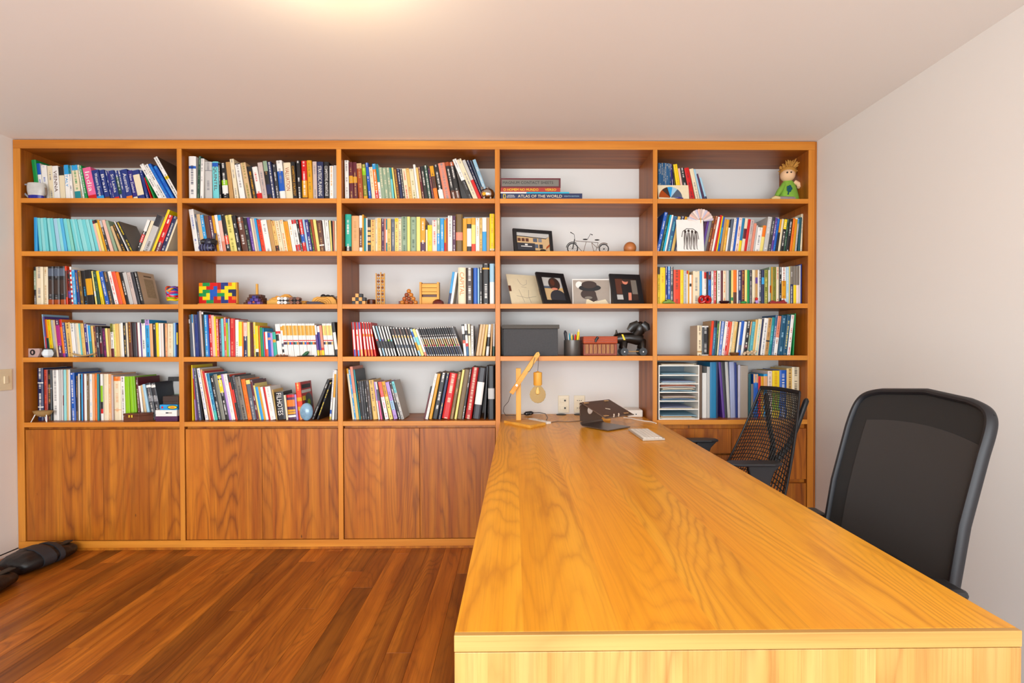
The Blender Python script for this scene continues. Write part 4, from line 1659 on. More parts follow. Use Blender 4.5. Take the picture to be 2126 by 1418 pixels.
def near_chair():
    t = thing('office_chair', 'black office chair with a broad fabric mesh back, nearer the camera by the desk', 'chair', (0.93, 1.51, 0))
    cx, cy = 0.93, 1.51

    def back(u, v):
        q = 1 - (2 * u - 1) ** 2
        y = 1.742 - 0.462 * u + 0.012 * (1 - v) * (2 * u - 1)
        x = 1.052 + 0.066 * u + v * (0.125 - 0.02 * u) + 0.028 * q * (0.4 + 0.6 * v) + 0.022 * (v - 0.45) ** 2 * 4 - 0.02
        z = 0.50 + v * (0.588 + 0.034 * q)
        return Vector((x, y, z))

    def sq(a, sx, sy, e=0.17):
        c, s_ = cos(a), sin(a)
        return 0.5 + sx * math.copysign(abs(c) ** e, c), 0.5 + sy * math.copysign(abs(s_) ** e, s_)
    ring = []
    for k in range(96):
        u, v = sq(2 * pi * k / 96, 0.49, 0.49)
        ring.append(back(u, v))
    B().tube(ring, 0.0105, 10, closed=True, flat=(1.0, 1.5)).build('back_frame', plain('chair_frame', '18181C', 0.5), t, smooth=True)

    def disc(s, off):
        def fn(a, r):
            u, v = sq(2 * pi * a, 0.48 * s * r, 0.48 * s * r)
            p = back(u, v)
            return p + Vector((off, 0, 0))
        return fn
    mesh_m = fabric('chair_mesh_dark', '191818', 0.8, 260)
    mesh_l = fabric('chair_mesh_open', '2E2B2A', 0.8, 260)
    B().sheet(lambda a, r: back(0.02 + 0.96 * a, 0.02 + 0.96 * r), 20, 24, 0.004).build('mesh_back', mesh_m, t, smooth=True)
    B().sheet(lambda a, r: back(0.14 + 0.83 * a, 0.16 + 0.68 * r) + Vector((-0.0035, 0, 0)), 20, 24, 0.0015).build('mesh_panel', mesh_l, t, smooth=True)
    B().sheet(lambda a, r: back(0.15 + 0.72 * a, 0.09 + 0.12 * r + 0.02 * sin(pi * a)) + Vector((-0.008, 0, 0)), 16, 6, 0.008).build('lumbar_pad', mesh_m, t, smooth=True)
    B().tube([(1.03, 1.51, 0.42), (1.10, 1.51, 0.46), (1.125, 1.51, 0.62)], [0.03, 0.028, 0.022], 12, flat=(1.6, 0.7)).build('back_support', M_BLACK, t, smooth=True)

    def seat(u, v):
        a, b_ = 2 * u - 1, 2 * v - 1
        return Vector((0.60 + 0.47 * u, cy + 0.24 * b_ * (1 - 0.12 * a * a), 0.455 - 0.02 * b_ * b_ * b_ * b_ - 0.03 * max(0, 0.25 - u) * 4))
    B().sheet(seat, 14, 14, 0.06).build('seat', mesh_m, t, smooth=True)
    for s in (-1, 1):
        y = cy + s * 0.275
        a = B().tube([(0.93, cy + s * 0.20, 0.40), (0.95, y, 0.42), (0.97, y, 0.55), (0.95, y, 0.645)], [0.02, 0.022, 0.02, 0.022], 10).build('armrest', M_BLACK, t, smooth=True)
        B().box(0.80, y - 0.04, 0.645, 1.085, y + 0.04, 0.672).build('arm_pad', M_BLACK, a, bevel=0.012)
    chair_base(t, cx, cy, 0.455, M_BLACK)


def web_chair():
    t = thing('office_chair', 'black office chair with an open web back and raised arms near the bookcase drawers', 'chair', (1.05, 2.68, 0))
    NT, FT, NB, FB = Vector((1.470, 2.615, 1.002)), Vector((1.398, 2.882, 1.004)), Vector((1.285, 2.43, 0.47)), Vector((1.175, 2.925, 0.47))

    def back(u, v):
        p = NB.lerp(FB, u) * (1 - v) + NT.lerp(FT, u) * v
        q = 1 - (2 * u - 1) ** 2
        return p + Vector((0.045 * q * (1 - v) * v * 4 * 0.6 + 0.012 * sin(pi * v), 0, 0.055 * q * (1 - v)))
    web = B()
    for k in range(24):
        u = 0.03 + 0.94 * k / 23
        web.tube([back(u + 0.02 * sin(pi * j / 18) * (0.5 - u), j / 18) for j in range(19)], 0.0026, 5, flat=(1.4, 0.9))
    for k in range(30):
        v = 0.02 + 0.95 * (1 - (1 - k / 29) ** 1.35)
        web.tube([back(j / 14, v) + Vector((0.0012, 0, 0)) for j in range(15)], 0.0026, 5, flat=(1.4, 0.9))
    w = web.build('web_back', plain('web_rubber', '121214', 0.55), t, smooth=True)
    w['kind'] = 'stuff'
    B().tube([back(j / 10, 1.0) + Vector((0, 0, -0.002 + 0.006 * sin(pi * j / 10))) for j in range(11)], 0.007, 10, flat=(1.0, 1.7)).build('top_rail', M_BLACK, t, smooth=True)
    for u in (0, 1):
        B().tube([back(u, j / 16) for j in range(17)], 0.0062, 8).build('web_edge', M_BLACK, t, smooth=True)
    B().tube([(1.20, 2.68, 0.42), (1.30, 2.69, 0.45), (1.375, 2.70, 0.62)], [0.03, 0.03, 0.024], 12).build('back_tower', M_BLACK, t, smooth=True)
    for tip, mid in ((Vector((1.527, 2.655, 0.955)), Vector((1.478, 2.665, 0.80))), (Vector((1.440, 2.905, 0.955)), Vector((1.42, 2.83, 0.80)))):
        p0 = Vector((1.37, 2.70, 0.60))
        B().tube([p0, p0.lerp(mid, 0.55) + Vector((0.015, 0, 0)), mid, mid.lerp(tip, 0.6), tip, tip + Vector((0.003, 0, 0.012))], [0.020, 0.014, 0.013, 0.014, 0.014, 0.006], 10).build('tower_fork', M_BLACK, t, smooth=True)

    def seat(u, v):
        a, b_ = 2 * u - 1, 2 * v - 1
        return Vector((0.80 + 0.46 * u, 2.68 + 0.245 * b_ * (1 - 0.14 * a * a), 0.45 - 0.015 * b_ ** 4 - 0.03 * max(0, 0.25 - u) * 4))
    B().sheet(seat, 14, 14, 0.055).build('seat', fabric('web_chair_seat', '202022', 0.85, 200), t, smooth=True)
    for y, x0, x1, z in ((2.425, 1.00, 1.275, 0.690), (2.95, 0.955, 1.178, 0.700)):
        s = -1 if y < 2.68 else 1
        pad = B()
        pad.prism([(x0, y - 0.018), (x0 + 0.05, y - 0.042), (x1 - 0.05, y - 0.045), (x1, y - 0.02), (x1, y + 0.02), (x1 - 0.05, y + 0.045), (x0 + 0.05, y + 0.042), (x0, y + 0.018)], 'XY', z - 0.0138, z)
        a = B()
        a.prism([(x0 + 0.11, z - 0.014), (x1 - 0.005, z - 0.014), (x1 - 0.04, z - 0.05), (x1 - 0.055, z - 0.1), (x1 - 0.045, z - 0.24), (x1 - 0.125, z - 0.26), (x1 - 0.135, z - 0.14), (x1 - 0.155, z - 0.06)], 'XZ', y - 0.014, y + 0.014)
        ar = a.build('armrest', plain('arm_grey', '2A2A2E', 0.45), t, bevel=0.006)
        pad.build('arm_pad', plain('arm_grey', '2A2A2E', 0.45), ar, bevel=0.005)
        B().tube([(x1 - 0.105, y, z - 0.22), (x1 - 0.10, y - s * 0.05, 0.41), (1.05, 2.68 + s * 0.1, 0.40)], 0.016, 8).build('arm_bracket', M_BLACK, t, smooth=True)
    chair_base(t, 1.05, 2.68, 0.45, M_BLACK)


near_chair()
web_chair()

# ================================================================== things on the desk
PINE_L = plain('lamp_cord', '4A4642', 0.6)
lp = thing('desk_lamp', 'wooden desk lamp with a slanted arm and a bare amber globe bulb', 'lamp', (0.03, 3.05, DESK_Z))
B().prism([(-0.062, 3.09), (0.092, 2.905), (0.186, 3.006), (0.035, 3.19)], 'XY', DESK_Z, DESK_Z + 0.016).build('lamp_base', M_PINEX, lp, bevel=0.0015)
B().box(0.012, 3.09, DESK_Z + 0.016, 0.042, 3.12, 1.105).build('post', M_PINE, lp, bevel=0.0015)
ay = 3.075
d_ = Vector((0.160, 0, 0.243)).normalized()
n_ = Vector((-d_.z, 0, d_.x)) * 0.0135
a0, a1 = Vector((-0.017, 0, 0.955)), Vector((0.145, 0, 1.193))
B().prism([(v_.x, v_.z) for v_ in (a0 - n_, a1 - n_, a1 + n_ * 0.2 + d_ * 0.012, a1 + n_, a0 + n_)], 'XZ', ay - 0.013, ay + 0.013).build('arm', M_PINEX, lp, bevel=0.0015)
pv = a0 + d_ * 0.06
B().cyl((pv.x, ay - 0.018, pv.z), (pv.x, ay + 0.05, pv.z), 0.006).build('pivot_bolt', M_CHROME, lp, smooth=True)
bx, by = 0.143, 3.08
B().tube([(0.140, ay - 0.014, 1.195), (0.148, by, 1.15), (bx, by, 1.085)], 0.0016, 6).build('hanging_cord', PINE_L, lp, smooth=True)
B().tube([(0.125, ay - 0.0145, 1.172), (0.112, ay - 0.016, 1.12), (0.094, ay - 0.016, 1.09), (0.082, ay - 0.015, 1.085)], 0.0016, 6).build('arm_cord', PINE_L, lp, smooth=True)
so = B().lathe([(0.006, 0.085), (0.008, 0.082), (0.025, 0.078), (0.026, 0.07), (0.026, 0.004), (0.024, 0)][::-1], (bx, by, 1.003), 24).build('socket', M_PINE, lp, smooth=True)
B().lathe([(0.002, -0.050), (0.02, -0.0455), (0.036, -0.034), (0.047, -0.014), (0.049, 0.004), (0.045, 0.022), (0.034, 0.038), (0.021, 0.052), (0.017, 0.06)], (bx, by, 0.945), 28).build('bulb', plain('amber_glass', 'FFE2A6', 0.02, trans=1.0, ior=1.08, noise=0.0), lp, smooth=True)
B().lathe([(0.001, 0), (0.012, 0.006), (0.014, 0.02), (0.006, 0.045)], (bx, by, 0.945), 14).build('bulb_filament', plain('bulb_stem', 'E8D8B0', 0.3), lp, smooth=True)
B().tube([(-0.018, ay, 0.952), (-0.035, 3.12, 0.90), (-0.062, 3.2, 0.86), (-0.07, 3.28, 0.82), (-0.055, 3.36, 0.782), (0.02, 3.38, 0.778), (0.07, 3.385, 0.786)], 0.0018, 6).build('power_cord', PINE_L, lp, smooth=True)
isw = B()
isw.tube([(0.065, 3.385, 0.787), (0.078, 3.385, 0.789), (0.115, 3.385, 0.793), (0.128, 3.385, 0.794)], [0.005, 0.013, 0.013, 0.005], 12)
sw_ = isw.build('cord_switch', M_BLACK, lp, smooth=True)
for q in (0.083, 0.111):
    B().cyl((q, 3.374, 0.79), (q, 3.371, 0.79), 0.0025, n=10).build('screw', M_CHROME, sw_, smooth=True)
B().tube([(0.128, 3.385, 0.794), (0.17, 3.38, 0.796), (0.205, 3.34, 0.794), (0.213, 3.25, 0.782), (0.2, 3.16, 0.780)], 0.0022, 6).build('power_cord', M_BLACK, lp, smooth=True)

hub = thing('remote_hub', 'small white plastic bar lying behind the wooden lamp base', 'hub', (0.15, 3.12, DESK_Z))
B().prism([(0.088, 3.185), (0.193, 3.035), (0.222, 3.055), (0.118, 3.205)], 'XY', DESK_Z, DESK_Z + 0.014).build('casing', M_WHITEP, hub, bevel=0.003)
B().tube([(0.145, 3.13, DESK_Z + 0.0143), (0.165, 3.10, DESK_Z + 0.0143)], 0.003, 8).build('button', plain('hub_button', 'B8B0A4', 0.5), hub, smooth=True)
tag(B().tube([(0.215, 3.09, 0.776), (0.27, 3.14, 0.776), (0.33, 3.12, 0.776), (0.40, 3.15, 0.776), (0.5, 3.22, 0.776)], 0.0022, 6).build('cable', plain('grey_cable', '7A6A5E', 0.6), smooth=True), 'thin grey cable crossing the desk behind the laptop stand', 'cable')

for x0, kind in ((0.299, 0), (0.407, 1)):
    ou = thing('wall_outlet', ['cream double wall outlet with two dark round holes nearer the lamp', 'cream double wall outlet partly behind the laptop stand'][kind], 'outlet', (x0 + 0.037, ROOM_B, 0.84), group='wall outlets above the desk')
    B().box(x0, ROOM_B - 0.008, 0.782, x0 + 0.074, ROOM_B, 0.900).build('cover_plate', plain('ivory_outlet', 'EFE3C8', 0.4), ou, bevel=0.003)
    for z in (0.815, 0.866):
        s_ = B().box(x0 + 0.012, ROOM_B - 0.011, z - 0.013, x0 + 0.058, ROOM_B - 0.007, z + 0.013).build('socket', plain('ivory_outlet', 'EFE3C8', 0.4), ou, bevel=0.002)
        for hx, r in (((0.046, 0.0065),) if kind == 0 else ((0.022, 0.003), (0.035, 0.003), (0.048, 0.003))):
            B().cyl((x0 + hx, ROOM_B - 0.0105, z), (x0 + hx, ROOM_B - 0.0125, z), r, n=12).build('pin_hole', M_BLACK, s_)
for x, lb in ((0.317, 'black round cable grommet in the desk behind the lamp'), (0.437, 'black round cable grommet in the desk behind the laptop stand')):
    tag(B().lathe([(0.034, 0.0), (0.034, 0.003), (0.030, 0.004), (0.024, 0.002), (0.004, 0.001)], (x, 3.43, DESK_Z), 24).build('cable_grommet', M_BLACK, smooth=True), lb, 'grommet', 'cable grommets in the desk')

# laptop stand: one bent aluminium sheet
ls = thing('laptop_stand', 'bent brown-grey aluminium laptop stand with a round cable hole', 'laptop stand', (0.380, 2.952, DESK_Z), (0, 0, radians(-52)))


def strip(path, th):
    L_, R_ = [], []
    for i, p in enumerate(path):
        a = Vector(path[max(i - 1, 0)])
        b = Vector(path[min(i + 1, len(path) - 1)])
        d = (b - a).normalized()
        nrm = Vector((-d.y, d.x))
        L_.append(tuple(Vector(p) + nrm * th / 2))
        R_.append(tuple(Vector(p) - nrm * th / 2))
    return L_ + R_[::-1]


th = 0.005
bas = [(0.215, 0.006), (0.03, 0.006), (0.016, 0.008), (0.006, 0.015), (0.002, 0.026)]
B().prism(strip(bas, th), 'XZ', 0, 0.19).build('base_plate', M_ALU, ls, local=True, bevel=0.0015)
# riser with a round hole
rz0, rz1, hy, hz, hr = 0.026, 0.128, 0.085, 0.088, 0.024
vs, fs = [], []
nseg = 32
for side in (0, 1):
    for k in range(nseg):
        a = 2 * pi * k / nseg
        vs.append((hy + hr * cos(a), hz + hr * sin(a)))
    for k in range(nseg):
        a = 2 * pi * k / nseg
        c, s_ = cos(a), sin(a)
        sc = min((0.19 - hy if c > 0 else hy) / max(abs(c), 1e-6), (rz1 - hz if s_ > 0 else hz - rz0) / max(abs(s_), 1e-6))
        vs.append((hy + c * sc, hz + s_ * sc))
V3 = []
for i, (y, z) in enumerate(vs):
    xx = 0.002 + (z - rz0) * -0.02 + (th / 2 if i >= 2 * nseg else -th / 2)
    V3.append((xx, y, z))
for k in range(nseg):
    l = (k + 1) % nseg
    fs.append((k, l, nseg + l, nseg + k))
    fs.append((2 * nseg + k, 3 * nseg + k, 3 * nseg + l, 2 * nseg + l))
    fs.append((k, 2 * nseg + k, 2 * nseg + l, l))
    fs.append((nseg + k, nseg + l, 3 * nseg + l, 3 * nseg + k))
B().add(V3, fs).build('riser', M_ALU, ls, local=True)
tr = [(0.0, 0.128), (0.004, 0.137), (0.016, 0.140), (0.195, 0.072), (0.205, 0.071)]
ty = B().prism(strip(tr, th), 'XZ', -0.004, 0.235).build('tray', M_ALU, ls, local=True, bevel=0.001)
for y in (0.02, 0.19):
    for x, z in ((0.03, 0.1385), (0.18, 0.0815)):
        B().box(x - 0.012, y - 0.012, z - 0.001, x + 0.012, y + 0.012, z + 0.002).build('rubber_pad', plain('tan_rubber', 'C89A68', 0.7), ty, local=True)
for y in (0.06, 0.10):
    B().tube([(0.203, y, 0.073), (0.207, y, 0.086), (0.204, y, 0.09)], 0.004, 8).build('stop_lip', plain('light_alu', 'D8C8B4', 0.35, 0.5), ty, local=True, smooth=True)
B().tube([(0.105, 0.10, 0.1075), (0.12, 0.125, 0.1020)], 0.006, 8, flat=(1.0, 0.4)).build('tray_slot', plain('slot_light', 'E6D6C0', 0.6), ty, local=True, smooth=True)

kb = thing('keyboard', 'slim white wireless keyboard at the edge of the desk', 'keyboard', (0.69, 2.67, DESK_Z))
B().prism([(0.629, 2.812), (0.738, 2.800), (0.750, 2.530), (0.636, 2.516)], 'XY', DESK_Z + 0.001, DESK_Z + 0.011).build('keyboard_base', plain('keyboard_alu', 'C8C0B4', 0.4, 0.3), kb, bevel=0.002)
key_m = plain('key_white', 'F2EEE6', 0.5)
for i in range(13):
    for j in range(5):
        fx, fy = (j + 0.5) / 5, (i + 0.5) / 13
        x = 0.637 + 0.098 * fx + 0.008 * fy * 0 + (0.008 * (1 - fy)) * 0.4
        y = 2.528 + 0.270 * fy + 0.006 * fx
        B().box(x - 0.0085, y - 0.009, DESK_Z + 0.011, x + 0.0085, y + 0.009, DESK_Z + 0.0135).build('key', key_m, kb)

ad = thing('power_adapter', 'white boxy power adapter against the bookcase divider', 'adapter', (0.79, 3.36, DESK_Z))
B().box(0.735, 3.30, DESK_Z, 0.835, 3.44, DESK_Z + 0.048).build('casing', M_WHITEP, ad, bevel=0.008)
B().cyl((0.79, 3.2985, DESK_Z + 0.02), (0.79, 3.3005, DESK_Z + 0.02), 0.004, n=10).build('indicator', M_BLACK, ad)
pc = thing('note_block', 'small cream wooden block behind the laptop stand', 'block', (0.565, 3.19, DESK_Z))
for z0, z1 in ((0, 0.022), (0.024, 0.034), (0.036, 0.05)):
    B().box(0.53, 3.17, DESK_Z + z0, 0.60, 3.26, DESK_Z + z1).build('layer', M_PINEX, pc, bevel=0.001)
tag(B().tube([(0.70, 3.262, 0.778), (0.74, 3.235, 0.779), (0.765, 3.18, 0.777), (0.80, 3.13, 0.777), (0.835, 3.10, 0.777), (0.848, 3.04, 0.777)], 0.0032, 8).build('cable', M_WHITEP, smooth=True), 'white cable running from the laptop stand to the divider', 'cable')

# ================================================================== black weight bags on the floor
def weight_bag(label, pts, r, strap_at, group):
    c0 = Vector(pts[0])
    t = thing('weight_bag', label, 'weight bag', (c0.x, c0.y, 0), group=group)
    body = B()
    path = [Vector(p) for p in pts]
    body.tube(path, r, 20, flat=(1.3, 0.6))
    bag = plain('black_nylon', '0E0E10', 0.45, noise=0.3, nscale=25, bump=0.8)
    o = body.build('pouch', bag, t, smooth=True, sub=2)
    tx = bpy.data.textures.new('crumple', 'CLOUDS')
    tx.noise_scale = 0.045
    md = o.modifiers.new('crumple', 'DISPLACE')
    md.texture, md.strength, md.mid_level, md.texture_coords = tx, 0.014, 0.5, 'LOCAL'
    for i, w in strap_at:
        p, q = path[i], path[i + 1]
        d = (q - p).normalized()
        m_ = p.lerp(q, 0.5)
        rr = (r[i] + r[i + 1]) / 2 + 0.004
        B().tube([m_ - d * w, m_ + d * w], rr, 20, flat=(1.31, 0.62)).build('strap', plain('grey_webbing', '26262A', 0.6, bump=0.3), t, smooth=True)
    p, q = path[-3], path[-2]
    B().box(p.x + 0.01, p.y - 0.03, 0.083, p.x + 0.05, p.y + 0.06, 0.091).build('flap', plain('brown_patch', '2A241C', 0.7), t, bevel=0.004)


weight_bag('black padded weight bag lying against the foot of the bookcase', [(-2.738, 2.785, 0.036), (-2.735, 2.81, 0.046), (-2.72, 2.88, 0.054), (-2.70, 2.95, 0.056), (-2.68, 3.01, 0.052), (-2.655, 3.06, 0.042), (-2.635, 3.095, 0.034)],
           [0.06, 0.082, 0.090, 0.090, 0.082, 0.06, 0.034], ((2, 0.03), (3, 0.012)), 'weight bags on the floor')
weight_bag('black padded weight bag nearest the camera, cut off by the picture edge', [(-2.72, 2.40, 0.030), (-2.70, 2.44, 0.042), (-2.68, 2.51, 0.052), (-2.665, 2.58, 0.054), (-2.66, 2.64, 0.048), (-2.655, 2.69, 0.038), (-2.65, 2.72, 0.028)],
           [0.05, 0.075, 0.088, 0.088, 0.075, 0.056, 0.03], ((2, 0.025),), 'weight bags on the floor')

# ================================================================== things on the shelves
# ---- top shelf
S1, S2, S3, S4, S5 = (SHELF[i] for i in range(1, 6))
mg = thing('mug', 'grey and cobalt blue handmade mug in front of the guidebooks, top shelf', 'mug', (-2.895, 3.150, S1))
B().lathe([(0.030, 0), (0.038, 0.004), (0.040, 0.022)], (-2.895, 3.152, S1), 24, 1.15, 0.62).build('glazed_base', plain('cobalt_glaze', '1A1E86', 0.15), mg, smooth=True)
B().lathe([(0.040, 0.022), (0.045, 0.05), (0.046, 0.075), (0.043, 0.096), (0.040, 0.097), (0.041, 0.06), (0.01, 0.03)], (-2.895, 3.152, S1), 24, 1.15, 0.62).build('body', plain('grey_glaze', 'BEBCB6', 0.35, noise=0.2), mg, smooth=True)
B().tube([(-2.942, 3.152, S1 + 0.09), (-2.965, 3.152, S1 + 0.09), (-2.975, 3.152, S1 + 0.07), (-2.965, 3.152, S1 + 0.035), (-2.94, 3.152, S1 + 0.012)][0:5], 0.006, 8).build('handle', plain('grey_glaze_dark', '8C9096', 0.3), mg, smooth=True)
B().tube([(-2.848, 3.152, S1 + 0.07), (-2.838, 3.152, S1 + 0.068), (-2.836, 3.152, S1 + 0.03), (-2.85, 3.152, S1 + 0.02)], 0.004, 8).build('handle', plain('brown_glaze', '7A6250', 0.3), mg, smooth=True)

pg_ = thing('piggy_bank', 'shiny silver piggy bank at the end of the leaning books, top shelf', 'ornament', (-0.162, 3.17, S1))
B().ball((-0.160, 3.165, S1 + 0.039), (0.043, 0.038, 0.037)).build('body', M_CHROME, pg_, smooth=True)
for dx in (-0.026, 0.01):
    B().tube([(-0.165 + dx, 3.15, S1 + 0.062), (-0.168 + dx, 3.148, S1 + 0.078), (-0.158 + dx, 3.148, S1 + 0.074)], [0.010, 0.007, 0.003], 8).build('ear', M_CHROME, pg_, smooth=True)
B().cyl((-0.178, 3.132, S1 + 0.03), (-0.180, 3.122, S1 + 0.03), 0.011).build('snout', M_BRASS, pg_, smooth=True)
for dx, dy in ((-0.02, -0.02), (0.02, -0.02), (-0.02, 0.02), (0.02, 0.02)):
    B().cyl((-0.16 + dx, 3.165 + dy, S1), (-0.16 + dx, 3.165 + dy, S1 + 0.016), 0.008, n=10).build('foot', M_CHROME, pg_, smooth=True)


def flat_book(x0, x1, y0, d, z0, h, col, label, lines):
    t = thing('hardback_book', label, 'book', ((x0 + x1) / 2, y0, z0), group='books lying in a pile on the top shelf')
    bt = min(0.0025, h * 0.2)
    B().prism([(y0, z0), (y0 + d, z0), (y0 + d, z0 + bt), (y0 + bt, z0 + bt), (y0 + bt, z0 + h - bt), (y0 + d, z0 + h - bt), (y0 + d, z0 + h), (y0, z0 + h)], 'YZ', x0, x1).build('cover', cmat(col, 0.4), t)
    B().box(x0 + 0.003, y0 + bt + 0.0002, z0 + bt + 0.0001, x1 - 0.003, y0 + d - 0.004, z0 + h - bt - 0.0001).build('page_block', M_PAGE, t)
    for body, xa, xb, hh, c in lines:
        text('title_lettering', body, 0.02, ink_mat(c), t, ((xa + xb) / 2 - (x0 + x1) / 2, -0.0005, h / 2), (radians(90), 0, 0), stretch=(xb - xa, hh))
    return t


X4 = lambda z: -0.106 + 0.000472 * z
z = S1 + 0.0002
atlas = flat_book(X4(60), X4(1112), 3.130, 0.24, z, 0.034, 'navy', 'large dark navy atlas with cream lettering lying at the bottom of the pile', [('ATLAS OF THE WORLD', X4(280), X4(850), 0.017, 'cream'), ('EIGHTH EDITION', X4(880), X4(1070), 0.007, 'ltblue'), ('NATIONAL\nGEOGRAPHIC', X4(135), X4(245), 0.016, 'white')])
na = flat_book(X4(56), X4(945), 3.133, 0.22, z + 0.0343, 0.0088, 'cyan', 'thin sky blue and white book lying on the atlas, under the red one', [])
B().box(X4(56), 3.1323, z + 0.0345, X4(390), 3.1328, z + 0.0430).build('white_block', cmat('white'), na)
flat_book(X4(58), X4(828), 3.131, 0.21, z + 0.0434, 0.0262, 'brick', 'red book with yellow lettering lying third from the top of the pile', [('O HOMEM NO MUNDO', X4(95), X4(545), 0.015, 'yellow'), ('VERSO', X4(630), X4(775), 0.014, 'yellow')])
mc = flat_book(X4(58), X4(832), 3.129, 0.22, z + 0.0699, 0.0560, 'maroon', 'thick maroon book with dark capitals on a grey band, top of the pile', [])
B().box(X4(72), 3.1282, z + 0.077, X4(808), 3.1288, z + 0.117).build('grey_band', plain('spine_grey', '6E6A62', 0.5), mc)
text('title_lettering', 'MAGNUM CONTACT SHEETS', 0.02, ink_mat('black'), mc, ((X4(90) + X4(730)) / 2 - (X4(58) + X4(832)) / 2, -0.0012, 0.029), (radians(90), 0, 0), stretch=(X4(735) - X4(85), 0.016))
for q_ in ((90, 0.005, 96, 0.029), (116, 0.005, 122, 0.029), (96, 0.005, 116, 0.0075), (96, 0.0265, 116, 0.029)):
    B().box(X4(q_[0]), 3.1292, S1 + q_[1], X4(q_[2]), 3.1299, S1 + q_[3]).build('emblem_bar', cmat('yellow'), atlas)

# picture card with an arch, leaning on the books of the rightmost bay
cd = thing('picture_card', 'cream card with a brown and blue arch leaning on books, top shelf', 'card', (0.985, 3.145, S1), (radians(-12), 0, 0))
B().box(-0.095, 0, 0, 0.095, 0.003, 0.098).build('card', cmat('cream'), cd, local=True)


def arch(a0, a1, r0, r1, seg=10):
    pts = [(r1 * cos(a0 + (a1 - a0) * k / seg), r1 * sin(a0 + (a1 - a0) * k / seg)) for k in range(seg + 1)]
    pts += [(r0 * cos(a1 - (a1 - a0) * k / seg), r0 * sin(a1 - (a1 - a0) * k / seg)) for k in range(seg + 1)]
    return [(x - 0.02, z_ + 0.014) for x, z_ in pts]


for a0, a1, c in ((0.02, 0.9, 'slate'), (0.9, 1.35, 'ltblue'), (1.35, 1.8, 'sky'), (1.8, 2.35, 'umber'), (2.35, 3.1, 'rust')):
    B().prism(arch(a0, a1, 0.004, 0.072), 'XZ', -0.0012, 0).build('arch_band', cmat(c, 0.3), cd, local=True)
B().tube([(0.005, -0.004, 0.014), (0.03, -0.006, 0.010), (0.056, -0.004, 0.008)], [0.003, 0.006, 0.003], 8).build('blue_rim', cmat('indigo', 0.2), cd, local=True, smooth=True)

# doll
dx0 = 1.745
dl = thing('rag_doll', 'rag doll with yellow yarn hair and green dress sitting on the top shelf', 'doll', (dx0, 3.25, S1))
B().lathe([(0.062, 0.018), (0.066, 0.03), (0.060, 0.06), (0.050, 0.10), (0.036, 0.135), (0.022, 0.152)], (dx0, 3.25, S1), 20, 1.05, 0.8).build('dress', plain('green_felt', '7FAE3A', 0.9, noise=0.15, bump=0.4), dl, smooth=True)
hd = B().ball((dx0 - 0.004, 3.245, S1 + 0.183), (0.045, 0.042, 0.042)).build('head', plain('doll_skin', 'E8BE94', 0.8), dl, smooth=True)
for ex in (-0.026, -0.004):
    B().ball((dx0 + ex, 3.245 - 0.040 + (0.004 if ex < -0.02 else 0), S1 + 0.190), 0.0055, 10, 6).build('eye', M_BLACK, hd, smooth=True)
hr = B()
rh = random.Random(5)
hr.ball((dx0 + 0.004, 3.256, S1 + 0.205), (0.05, 0.045, 0.040), 16, 8)
for k in range(150):
    a, e = rh.uniform(0, 2 * pi), rh.uniform(0.0, 1.5)
    d = Vector((cos(a) * cos(e), sin(a) * cos(e), sin(e)))
    if d.y < -0.35 and d.z < 0.62:
        continue
    c = Vector((dx0 + 0.012, 3.254, S1 + 0.212))
    ln_ = rh.uniform(0.052, 0.072) + 0.012 * max(0, d.x)
    hr.tube([c + d * 0.03, c + d * ln_ * 0.8, c + d * ln_ + Vector((0, 0, rh.uniform(-0.008, 0.006)))], [0.0045, 0.004, 0.002], 5)
ho = hr.build('yarn_hair', plain('yarn', 'C08A3A', 0.85, noise=0.25), dl, smooth=True)
ho['kind'] = 'stuff'
B().tube([(dx0 + 0.034, 3.235, S1 + 0.140), (dx0 + 0.056, 3.225, S1 + 0.120), (dx0 + 0.052, 3.215, S1 + 0.098)], [0.013, 0.015, 0.011], 10).build('arm', plain('doll_skin', 'E8BE94', 0.8), dl, smooth=True)
B().tube([(dx0 - 0.035, 3.235, S1 + 0.12), (dx0 - 0.072, 3.22, S1 + 0.07), (dx0 - 0.095, 3.21, S1 + 0.04)], [0.014, 0.017, 0.012], 10).build('sleeve', plain('green_felt', '7FAE3A', 0.9, noise=0.15, bump=0.4), dl, smooth=True)
for dy in (-0.02, 0.03):
    lg = B().tube([(dx0 + 0.01, 3.22 + dy, S1 + 0.018), (dx0 - 0.07, 3.2 + dy, S1 + 0.017), (dx0 - 0.10, 3.195 + dy, S1 + 0.016)], [0.017, 0.015, 0.013], 10).build('leg', plain('grey_stocking', '9A8C90', 0.9), dl, smooth=True)
    B().tube([(dx0 - 0.095, 3.195 + dy, S1 + 0.016), (dx0 - 0.125, 3.19 + dy, S1 + 0.018), (dx0 - 0.145, 3.19 + dy, S1 + 0.012)], [0.014, 0.015, 0.008], 10).build('shoe', plain('felt_shoe', 'D8C08A', 0.9), lg, smooth=True)
fw = B()
for k in range(5):
    a = 2 * pi * k / 5
    fw.ball((dx0 - 0.014 + 0.010 * cos(a), 3.205, S1 + 0.088 + 0.013 * sin(a)), (0.009, 0.004, 0.010), 10, 6)
fw.tube([(dx0 - 0.014, 3.206, S1 + 0.09), (dx0 - 0.024, 3.202, S1 + 0.05)], 0.004, 6)
fw.build('flower_patch', cmat('dkteal', 0.8), dl, smooth=True)

